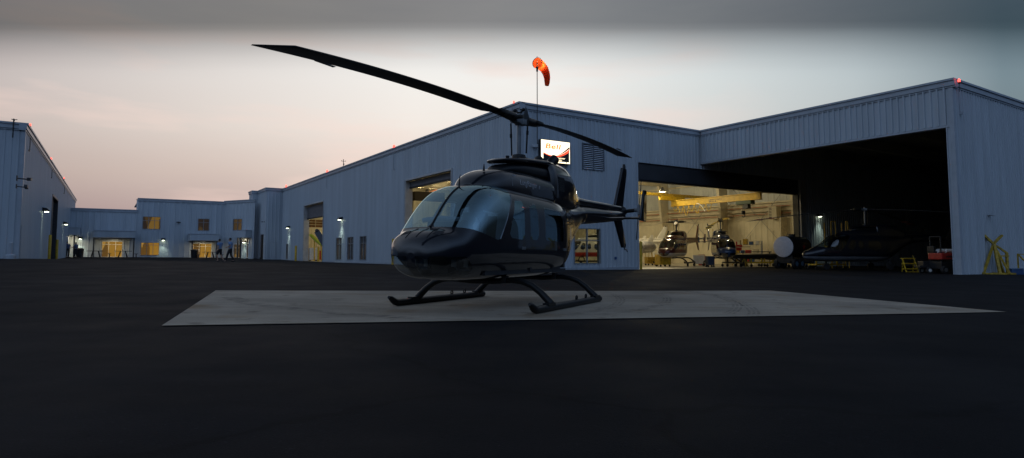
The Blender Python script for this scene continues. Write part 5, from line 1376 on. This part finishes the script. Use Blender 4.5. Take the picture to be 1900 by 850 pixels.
def bowser():
    Y = 41.6; c = at(1453, 458, Y); ax = Vector((.80,.60,0)).normalized(); g = gz(c.x, c.y)
    t = thing('fuel_trailer', 'dark fuel tank trailer with a pale round end in front of the lit door', 'fuel trailer', (c.x, c.y, g), math.atan2(ax.y, ax.x))
    h = c.z-g; r = .70; L_ = 2.55
    mb = MB(); mb.tube([(.03,0,h),(.10,0,h),(L_-.25,0,h),(L_-.08,0,h),(L_,0,h)],[r*.99,r,r,r*.93,r*.75],32); mb.build('tank', mat('dark_tank_paint', (.02,.018,.018), .4), t, smooth=True)
    mb = MB(); mb.tube([(-.02,0,h),(0,0,h),(.029,0,h)],[r*.94,r*.99,r],32); mb.build('tank_end', mat('pale_tank_end', (.62,.60,.62), .5, 0, .05), t, smooth=True)
    mb = MB(); mb.cyl((1.1,0,h+r-.03),(1.1,0,h+r+.12),.22,16); mb.cyl((1.1,0,h+r+.12),(1.1,0,h+r+.16),.26,16); mb.build('filler_cap', MT['black'], t)
    mb = MB()
    for k in range(5):
        a0 = math.pi/2+k*2*math.pi/5; P = lambda a, q: Vector((1.35+q*math.cos(a), -r-.012, h+q*math.sin(a)))
        mb.face([P(a0,.22), P(a0+math.pi/5,.09), Vector((1.35,-r-.012,h)), P(a0-math.pi/5,.09)])
    mb.build('star_mark', MT['red'], t)
    mb = MB()
    for y in (-.45,.45): mb.bar((-.1,y,.42),(L_+.5,y,.42),.10,.12)
    for x in (.2,L_-.3):
        mb.bar((x,-.5,.42),(x,.5,.42),.10,.12); mb.prism([(x-.05,-.62,.45),(x-.05,.62,.45),(x-.05,.5,h-.42),(x-.05,-.5,h-.42)],(.1,0,0))
    mb.build('chassis', MT['black'], t)
    mb = MB(); mb.tube([(L_+.4,0,.42),(L_+1.5,0,.40)],.05,8); mb.build('drawbar', MT['ltblue'], t)
    wheels(t, [(.35,-.62,.33),(.35,.62,.33),(1.05,-.62,.33),(1.05,.62,.33),(L_+.35,-.5,.33),(L_+.35,.5,.33)], .33, .22, MT['ltblue'])
bowser()

def tractor():
    Y = 31.2; p = on_ground(1746, Y); t = thing('tow_tractor', 'red tow tractor parked just inside the mouth of the unlit hangar', 'tractor', p, R(12))
    mb = MB(); mb.box((0,0,.42),(1.0,.85,.36)); mb.build('chassis', MT['black'], t, bevel=.03)
    mb = MB(); mb.box((.0,-.05,.86),(1.0,.80,.32)); mb.build('hood', MT['red'], t, bevel=.05)
    mb = MB(); mb.box((.05,-.456,.84),(.6,.012,.06)); mb.build('grille', MT['black'], t)
    mb = MB(); mb.tube([(-.38,.3,.6),(-.38,.3,1.85)],.03,8); mb.tube([(-.38,-.3,.6),(-.38,-.3,1.85)],.03,8); mb.tube([(-.38,-.3,1.83),(-.38,.3,1.83)],.03,8); mb.build('roll_bar', MT['black'], t)
    mb = MB(); mb.box((-.30,.2,1.06),(.3,.4,.10)); mb.box((-.44,.2,1.22),(.07,.4,.3)); mb.build('seat', MT['black'], t, bevel=.03)
    wheels(t, [(.28,-.45,.2),(.28,.45,.2),(-.36,-.45,.2),(-.36,.45,.2)], .2, .16, MT['steel'])
    for k in range(2):
        o = MB(); o.tube([(-.17,0,0),(.17,0,0)],.10,14); o.tube([(-.19,0,0),(.19,0,0)],.03,8); b = o.build('sheet_roll', MT['white'], None, smooth=True)
        b.location = p+Vector((-.12+.40*k,-.05,1.13)); b.rotation_euler = (0,0,R(12)); tag(b, ('pale roll on the red tractor hood, the one nearer its roll bar','pale roll on the red tractor hood, the one nearer the white door post')[k], 'roll', 'rolls lying on the tractor')
    p2 = on_ground(1714, 31.6); t2 = thing('hand_cart', 'low dark two-wheeled cart beside the red tractor', 'cart', p2)
    mb = MB(); mb.box((0,0,.34),(.85,.5,.12)); mb.box((.05,0,.5),(.6,.45,.22)); mb.build('bed', MT['black'], t2, bevel=.02)
    mb = MB(); mb.tube([(-.4,.0,.3),(-.62,.0,.9)],.02,6); mb.build('cart_handle', MT['yellow_d'], t2); wheels(t2, [(0,-.3,.16),(0,.3,.16)], .16, .1, MT['white'])
    for s in (.36,):
        mb = MB(); mb.tube([(-.36,-.1,.0),(-.36,-.1,.3)],.02,6); mb.build('prop_leg', MT['black'], t2)
tractor()

def step_stand():
    Y = 34.2; p = on_ground(1680, Y); t = thing('step_stand', 'small yellow three-tread step stand in the dark hangar mouth', 'steps', p, R(8))
    for k, (z, x) in enumerate(((.18,-.06),(.46,.06),(.74,.18))):
        mb = MB(); mb.box((x,-.28+.2*k,z),(.72,.24,.05)); mb.build('tread', MT['yellow'], t)
    mb = MB()
    for x in (-.40,.30): mb.bar((x,-.42,0),(x+.24,.12,.72),.05)
    for x in (-.02,.64): mb.bar((x,.35,0),(x-.08,.12,.72),.04)
    mb.bar((-.14,.12,.72),(.56,.12,.72),.04); mb.bar((-.40,-.42,.02),(.30,-.42,.02),.04); mb.build('frame', MT['yellow'], t)
step_stand()

def cross_stand():
    Y = 31.0; p = on_ground(1842, Y); t = thing('support_stand', 'yellow trestle stand with a crossed top against the right end wall', 'stand', p, R(-6))
    mb = MB(); mb.bar((-.42,0,1.93),(.0,0,1.50),.13,.09); mb.bar((.42,0,1.93),(.0,0,1.50),.13,.09); mb.build('cradle', MT['yellow_d'], t)
    mb = MB()
    for a in ((-.72,-.30,.03),(.40,-.45,.03),(-.32,.45,.03),(.62,.35,.03)): mb.bar((0,0,1.47),a,.10,.08)
    mb.bar((0,-.05,1.5),(0,-.35,.03),.12,.10); mb.build('leg_frame', MT['yellow_d'], t)
    mb = MB(); mb.bar((-.76,-.30,.04),(.70,-.38,.04),.10,.08); mb.bar((-.35,.45,.04),(.70,.35,.04),.10,.08); mb.bar((-.74,-.3,.04),(-.34,.45,.04),.09,.08); mb.bar((.66,-.38,.04),(.66,.35,.04),.09,.08); mb.build('base_frame', MT['yellow_d'], t)
    mb = MB(); mb.bar((.52,-.1,1.04),(.52,-.1,.08),.12,.09); mb.bar((.10,-.05,1.40),(.56,-.1,1.02),.10,.08); mb.box((.42,-.1,.90),(.34,.14,.06)); mb.build('side_strut', MT['yellow_d'], t)
    p = on_ground(1879, 30.8); t = thing('tool_box', 'blue box on the ground between the yellow trestle and the yellow stair', 'box', p, R(5))
    mb = MB(); mb.box((0,0,.13),(.62,.35,.26)); mb.build('box_body', MT['blue'], t, bevel=.02)
    mb = MB(); mb.box((0,0,.285),(.64,.37,.05)); mb.build('lid', MT['ltblue'], t, bevel=.015)
    p = on_ground(1917, 30.0); t = thing('wheeled_stair', 'yellow wheeled access stair cut off by the right edge', 'stair', p, R(10))
    for x in (-.62,.50):
        mb = MB(); mb.tube([(x,-.2,.0),(x-.02,-.2,1.3),(x+.06,-.18,1.6),(x+.22,-.12,1.95),(x+.4,0,2.05)],.03,8); mb.build('hand_rail', MT['yellow_d'], t, smooth=True)
    for k in range(4):
        mb = MB(); mb.box((.1+.05*k,-.1+.24*k,.25+.25*k),(.75,.25,.04)); mb.build('tread', MT['yellow_d'], t)
    mb = MB(); mb.bar((-.3,-.18,.22),(-.1,.75,1.02),.05); mb.bar((-.62,-.2,.2),(.5,-.2,.2),.04); mb.bar((.5,-.22,.12),(.7,.75,1.02),.05); mb.bar((-.1,.75,0),(-.1,.75,1.0),.05); mb.bar((.7,.75,0),(.7,.75,1.0),.05); mb.build('frame', MT['yellow_d'], t)
cross_stand()

def work_platform():
    Y = 44; p = on_ground(1552, Y); t = thing('work_platform', 'yellow railed work platform behind the dark helicopter nose', 'platform', p, 0)
    mb = MB(); mb.box((0,0,1.5),(1.3,1.0,.06)); mb.build('deck', MT['yellow_d'], t)
    mb = MB()
    for a, b in (((-.6,-.4),(-.55,-.35)),((-.2,-.4),(-.25,-.35)),((.35,-.4),(.5,-.35)),((.6,-.4),(.62,-.35))): mb.tube([(a[0],a[1],0),(b[0],b[1],3.25)],.03,6)
    for x in (-.62,.62): mb.tube([(x,.45,0),(x,.45,3.2)],.03,6)
    mb.tube([(-.55,-.35,3.25),(-.25,-.35,3.25)],.03,6); mb.tube([(.5,-.35,3.25),(.62,-.35,3.25)],.03,6); mb.build('rails', MT['yellow'], t)
work_platform()

def floor_item(px, Y): return on_ground(px, Y)+Vector((0,0,.018))
def dolly(px, Y, label, L_=1.6, m=None, rz=.2):
    t = thing('dolly', label, 'dolly', floor_item(px, Y), rz, 'low wheeled dollies on the hangar floor'); m = m or MT['yellow']
    mb = MB()
    for y in (-.35,.35): mb.bar((-L_/2,y,.32),(L_/2,y,.32),.08)
    for x in (-L_/2,0,L_/2): mb.bar((x,-.4,.30),(x,.4,.30),.07)
    mb.bar((-L_/2,-.35,.32),(-L_/2,-.35,.62),.07); mb.bar((L_/2,.35,.32),(L_/2,.35,.62),.07); mb.build('frame', m, t)
    for x in (-L_/2,L_/2):
        for y in (-.36,.36): mb = MB(); mb.cyl((x,y-.03,.10),(x,y+.03,.10),.10,12); mb.bar((x,y,.1),(x,y,.28),.03); mb.build('caster', MT['rubber'], t)
dolly(1402, 46.5, 'yellow dolly left of the fuel trailer wheels', 1.3); dolly(1425, 47.5, 'yellow dolly touching the left side of the fuel trailer', 1.2); dolly(1472, 44.5, 'yellow dolly under and behind the fuel trailer', 1.4); dolly(1356, 47.2, 'dark dolly at the right skid of the blue helicopter', 1.1, MT['black']); dolly(1532, 39, 'yellow dolly under the dark helicopter nose', 2.0)

def cabinet(px, Y, label, sx, sy, h, m, rz=.3, cat='cart', name='tool_cart'):
    t = thing(name, label, cat, floor_item(px, Y), rz)
    mb = MB(); mb.box((0,0,.14+(h-.14)/2),(sx,sy,h-.14)); mb.build('cart_body', m, t, bevel=.03)
    mb = MB()
    for k in range(3): mb.box((0,-sy/2-.008,.14+(h-.14)*(k+.5)/3),(sx*.86,.02,(h-.14)/3*.82))
    mb.build('drawer_front', m, t, bevel=.006)
    mb = MB()
    for x in (-sx*.4,sx*.4):
        for y in (-sy*.4,sy*.4): mb.cyl((x,y-.03,.07),(x,y+.03,.07),.07,10)
    mb.build('casters', MT['rubber'], t)
cabinet(1229, 48.0, 'yellow equipment cart in front of the maroon helicopter nose', .95, .8, .92, MT['yellow'])
cabinet(1206, 52.5, 'low yellow cart near the dull yellow bollard in the lit door', .8, .6, .7, MT['yellow_d'])
cabinet(1295, 51.5, 'white equipment cart between the maroon and blue helicopters', .9, .8, .85, MT['white'], -.2)
cabinet(1316, 45.8, 'dark blue small cart by the blue helicopter skid', .5, .5, .8, mat('cart_dark_blue', (.02,.035,.07), .5), .1)
cabinet(582, 72.0, 'pale machine cabinet just inside the far rolling door', .9, .8, 1.5, MT['white'], .5, 'cabinet', 'machine_cabinet'); cabinet(594, 73.0, 'red-topped tool cabinet inside the far rolling door', .7, .7, 1.2, MT['red'], .5, 'cabinet', 'tool_cabinet')

def bench(px, Y, label, L_=2.2):
    t = thing('work_bench', label, 'bench', floor_item(px, Y), -.35)
    mb = MB(); mb.box((0,0,1.12),(L_,.8,.06)); mb.build('bench_top', MT['black'], t)
    mb = MB(); mb.box((0,0,.55),(L_*.9,.7,.04)); mb.build('shelf', MT['black'], t)
    for x in (-L_*.45,L_*.45):
        for y in (-.33,.33): mb = MB(); mb.bar((x,y,0),(x,y,1.1),.06); mb.build('leg', MT['black'], t)
    return t
bench(1402, 52.0, 'dark work bench along the back of the lit hangar', 2.3)
p = floor_item(1366, 51); t = thing('rotor_stand', 'stand carrying a red rotor part beside the blue helicopter', 'stand', p)
mb = MB(); mb.tube([(0,0,.1),(0,0,1.5)],.05,8)
for k in range(3): a = k*2.09; mb.bar((0,0,.5),(.5*math.cos(a),.5*math.sin(a),.03),.06)
mb.build('tripod', MT['yellow_d'], t)
mb = MB(); mb.box((0,0,1.60),(.85,.25,.16)); mb.tube([(0,0,1.66),(0,0,1.95)],.06,8); mb.box((.1,0,1.35),(.5,.4,.25)); mb.build('rotor_part', MT['red'], t, bevel=.03)
mb = MB(); mb.box((.7,0,1.52),(.8,.12,.04)); mb.build('arm', MT['black'], t)
# dark tail boom lying on trestles behind the trailer
a, b = at(1362, 476, 46.2), at(1452, 477, 48.6); t = thing('tail_boom', 'long dark tail boom on trestles between the blue helicopter and the fuel trailer', 'tail boom', tuple(floor_item(1405, 47.2)))
mb = MB(); mb.tube([a, a.lerp(b,.5), b],[.14,.21,.28],16); mb.build('boom_tube', MT['black'], t, off=t.location, smooth=True)
for k in (.2,.8):
    q = a.lerp(b,k); mb = MB(); g = gz(q.x,q.y)+.02; mb.bar((q.x-.3,q.y,g),(q.x,q.y,q.z-.1),.06); mb.bar((q.x+.3,q.y,g),(q.x,q.y,q.z-.1),.06); mb.bar((q.x,q.y-.3,g),(q.x,q.y,q.z-.1),.06); mb.build('trestle_leg', MT['yellow_d'], t, off=t.location)
# wall unit and white panel on the right-hand wall
u0,u1,z0,z1 = wfR.rect(1426.5,1442.5,383,406.5,.6); t = thing('air_handler', 'cream wall-mounted air unit with a dark grille inside the lit hangar', 'air unit', tuple(wfR.p((u0+u1)/2,z0,.3))); off = t.location
mb = MB(); wfR.box(mb, min(u0,u1), max(u0,u1), z0, z1, .05, .75); mb.build('unit_case', MT['cream'], t, off=off, bevel=.02)
mb = MB()
for k in range(7): z = z0+.12+(z1-z0-.24)*k/6.5; wfR.box(mb, (u0+u1)/2+.05, max(u0,u1)-.12, z, z+.06, .75, .765)
mb.build('grille', MT['black'], t, off=off)
q = at(1466, 470, 55.5); wp = WF((q.x,q.y), B, -A); u0,u1,z0,z1 = wp.rect(1448,1485,402.5,441)
g0 = gz(q.x,q.y)
t = thing('display_board', 'big blank cream board standing right of the lit door, above the fuel trailer', 'board', (q.x,q.y,g0)); off = t.location
mb = MB(); wp.box(mb, u0, u1, z0-1.2, z1, -.04, .04); mb.build('board_face', mat('board_cream', (.72,.66,.52), .6), t, off=off)
for u in (u0+.06, u1-.06): mb = MB(); wp.box(mb, u-.03, u+.03, g0, z0-1.2, -.03, .03); wp.box(mb, u-.04, u+.04, g0, g0+.05, -.4, .4); mb.build('leg', MT['steel'], t, off=off)
# mezzanine seen through the near rolling door
def mezz(px, Y, zt, label, dark, w_=5., dd=6., rails=True):
    q = at(px, 470, Y); w = WF((q.x,q.y), B, -A); g = gz(q.x,q.y)
    t = thing('mezzanine', label, 'mezzanine', (q.x,q.y,g)); off = t.location
    mb = MB(); ribbed(mb, w, 0, w_, g, zt, sp=.61, dep=.03); ribbed(mb, WF(w.P, A, -B), 0, dd, g, zt, sp=.61, dep=.03); w.box(mb, 0, w_, zt, zt+.12, -dd, .04); mb.build('room_wall', MT['cream'], t, off=off)
    mb = MB(); w.box(mb, .3, w_, zt+.13, zt+1.1, -dd, -.3); mb.build('back_block', dark, t, off=off)
    if not rails: return
    mb = MB()
    for z in (.35,.7,1.05): mb.tube([w.p(0,zt+.1+z,0), w.p(w_,zt+.1+z,0)],.03,6)
    for k in range(6): mb.tube([w.p(w_*k/5,zt+.1,0), w.p(w_*k/5,zt+1.15,0)],.03,6)
    mb.build('guard_rail', MT['cream2'], t, off=off)
mezz(766, 61.5, 6.0, 'cream store room with a dark block for the shaded gap on top, seen through the near rolling door', mat('dark_gap_brown', (.03,.022,.016), .8), 3.6, 6., False)  # dark block painted in for the unlit gap above the room
mezz(571, 78.5, 4.1, 'railed mezzanine with a brown back wall, seen through the far rolling door', mat('brown_back_wall', (.16,.08,.03), .8), 4.5, 4.)  # brown block stands for the wall behind the rail
a, b = at(577, 436, 71.2), at(598, 456, 70.6); g = gz(b.x, b.y)
t = thing('tail_boom', 'lime green tail boom slanting down inside the far rolling door', 'tail boom', (b.x,b.y,g))
mb = MB(); mb.tube([a, a.lerp(b,.6), b],[.36,.40,.28],16,flat=.35); mb.build('boom_tube', mat('lime_paint', (.35,.42,.03), .4), t, off=t.location, smooth=True)
mb = MB(); mb.bar(a.lerp(b,.3),(a.x*.7+b.x*.3,a.y,g),.1); mb.bar(a.lerp(b,.9),(b.x,b.y,g),.1); mb.build('stand_leg', MT['yellow'], t, off=t.location)
a, b = at(588, 429, 70.4), at(602, 453, 70.0)
t = thing('rotor_fin', 'dark blue fin slanting down beside the lime green boom', 'fin', (b.x,b.y,gz(b.x,b.y)))
mb = MB(); mb.bar(a, b, .20, .62, up=(.3,.2,1)); mb.ball(a+Vector((0,0,.05)), .22, 10); mb.build('fin_blade', mat('fin_blue', (.02,.03,.06), .4), t, off=t.location)
mb = MB(); mb.bar(b,(b.x,b.y,gz(b.x,b.y)),.1); mb.build('stand_leg', MT['black'], t, off=t.location)

# more workshop kit on the lit floor
def shelf(px, Y, label, L_=2.4, n=3, rz=-.55):
    t = thing('storage_shelf', label, 'shelf', floor_item(px, Y), rz)
    for x in (-L_/2, L_/2):
        for y in (-.28,.28): mb = MB(); mb.bar((x,y,0),(x,y,2.1),.05); mb.build('upright', MT['blue'], t)
    for k in range(n):
        mb = MB(); mb.box((0,0,.25+.75*k),(L_,.58,.04)); s_ = mb.build('shelf_board', MT['steel'], t)
    for k in range(n):
        x = -L_/2+.25; cs = [('cream',MT['cream2']),('black',MT['dark']),('white',MT['white']),('red',MT['red']),('yellow',MT['yellow_d']),('blue',MT['blue'])]; random.shuffle(cs)
        while x < L_/2-.3 and cs:
            w_, h_ = random.uniform(.25,.5), random.uniform(.2,.5); cn, cm = cs.pop()
            o = MB(); o.box((0,0,h_/2),(w_,.4,h_)); o.box((0,0,h_),(w_*1.04,.42,.05)); b = o.build('storage_box', cm, None, bevel=.015)
            ca, sa = math.cos(rz), math.sin(rz); xc = x+w_/2
            b.location = Vector(t.location)+Vector((xc*ca, xc*sa, .272+.75*k)); b.rotation_euler = (0,0,rz)
            tag(b, f'{cn} box on the {("bottom","middle","top")[k]} board of the storage shelf behind the work bench', 'box', 'boxes on the storage shelf'); x += w_+random.uniform(.05,.3)
shelf(1386, 55.5, 'blue-posted storage shelf full of boxes behind the work bench')
def drum(px, Y, label, m):
    t = thing('oil_drum', label, 'drum', floor_item(px, Y), 0)
    mb = MB(); mb.tube([(0,0,0),(0,0,.28),(0,0,.30),(0,0,.32),(0,0,.58),(0,0,.60),(0,0,.62),(0,0,.88)],[.29,.29,.305,.29,.29,.305,.29,.29],18); mb.build('barrel', m, t, smooth=True)
    mb = MB(); mb.tube([(0,0,.88),(0,0,.90)],[.30,.27],18); mb.build('lid', MT['steel'], t)
drum(1301, 54.5, 'red drum behind the white cart in the lit hangar', MT['red']); drum(1378, 50.0, 'dark drum between the red rotor part and the work bench', MT['black'])
t = thing('engine_stand', 'grey engine cowl on a stand just inside the left edge of the lit door', 'engine', floor_item(1200, 55), .4)
mb = MB(); mb.tube([(-.7,0,1.55),(-.62,0,1.55),(-.2,0,1.55),(.5,0,1.55),(.8,0,1.55)],[.36,.48,.52,.46,.25],20); mb.build('engine_body', MT['steel'], t, smooth=True)
mb = MB(); mb.tube([(-.72,0,1.55),(-.66,0,1.55)],[.34,.34],20); mb.build('intake', MT['black'], t)
for x in (-.45,.45):
    for y in (-.4,.4): mb = MB(); mb.bar((x,y,0),(x*.7,y*.4,1.15),.05); mb.build('leg', MT['yellow_d'], t)
t = thing('trestle_ladder', 'thin white stepladder against the cream wall left of the maroon helicopter', 'ladder', floor_item(1213, 61), .3)
for s in (-1,1):
    mb = MB(); mb.bar((s*.28,-.5,0),(s*.18,0,2.6),.05); mb.build('rail', MT['white'], t)
    mb = MB(); mb.bar((s*.28,.5,0),(s*.18,0.02,2.6),.04); mb.build('rear_rail', MT['white'], t)
for k in range(7): z = .3+k*.33; mb = MB(); mb.box((0,-.5+.5*z/2.6,z),(.5,.10,.03)); mb.build('step', MT['steel'], t)

# ------------------------------------------------------------------ output settings
SC.view_settings.view_transform = 'Standard'; SC.view_settings.look = 'None'; SC.view_settings.gamma = 1; SC.view_settings.exposure = 0
SC.view_settings.use_curve_mapping = False
SC.render.engine = 'CYCLES'
cy = SC.cycles
cy.use_denoising = True
try: cy.denoiser = 'OPENIMAGEDENOISE'; cy.denoising_input_passes = 'RGB_ALBEDO_NORMAL'
except Exception: pass
cy.max_bounces = 10; cy.transparent_max_bounces = 24; cy.diffuse_bounces = 4; cy.glossy_bounces = 4
cy.sample_clamp_indirect = 6; cy.sample_clamp_direct = 0; cy.caustics_reflective = False; cy.caustics_refractive = False
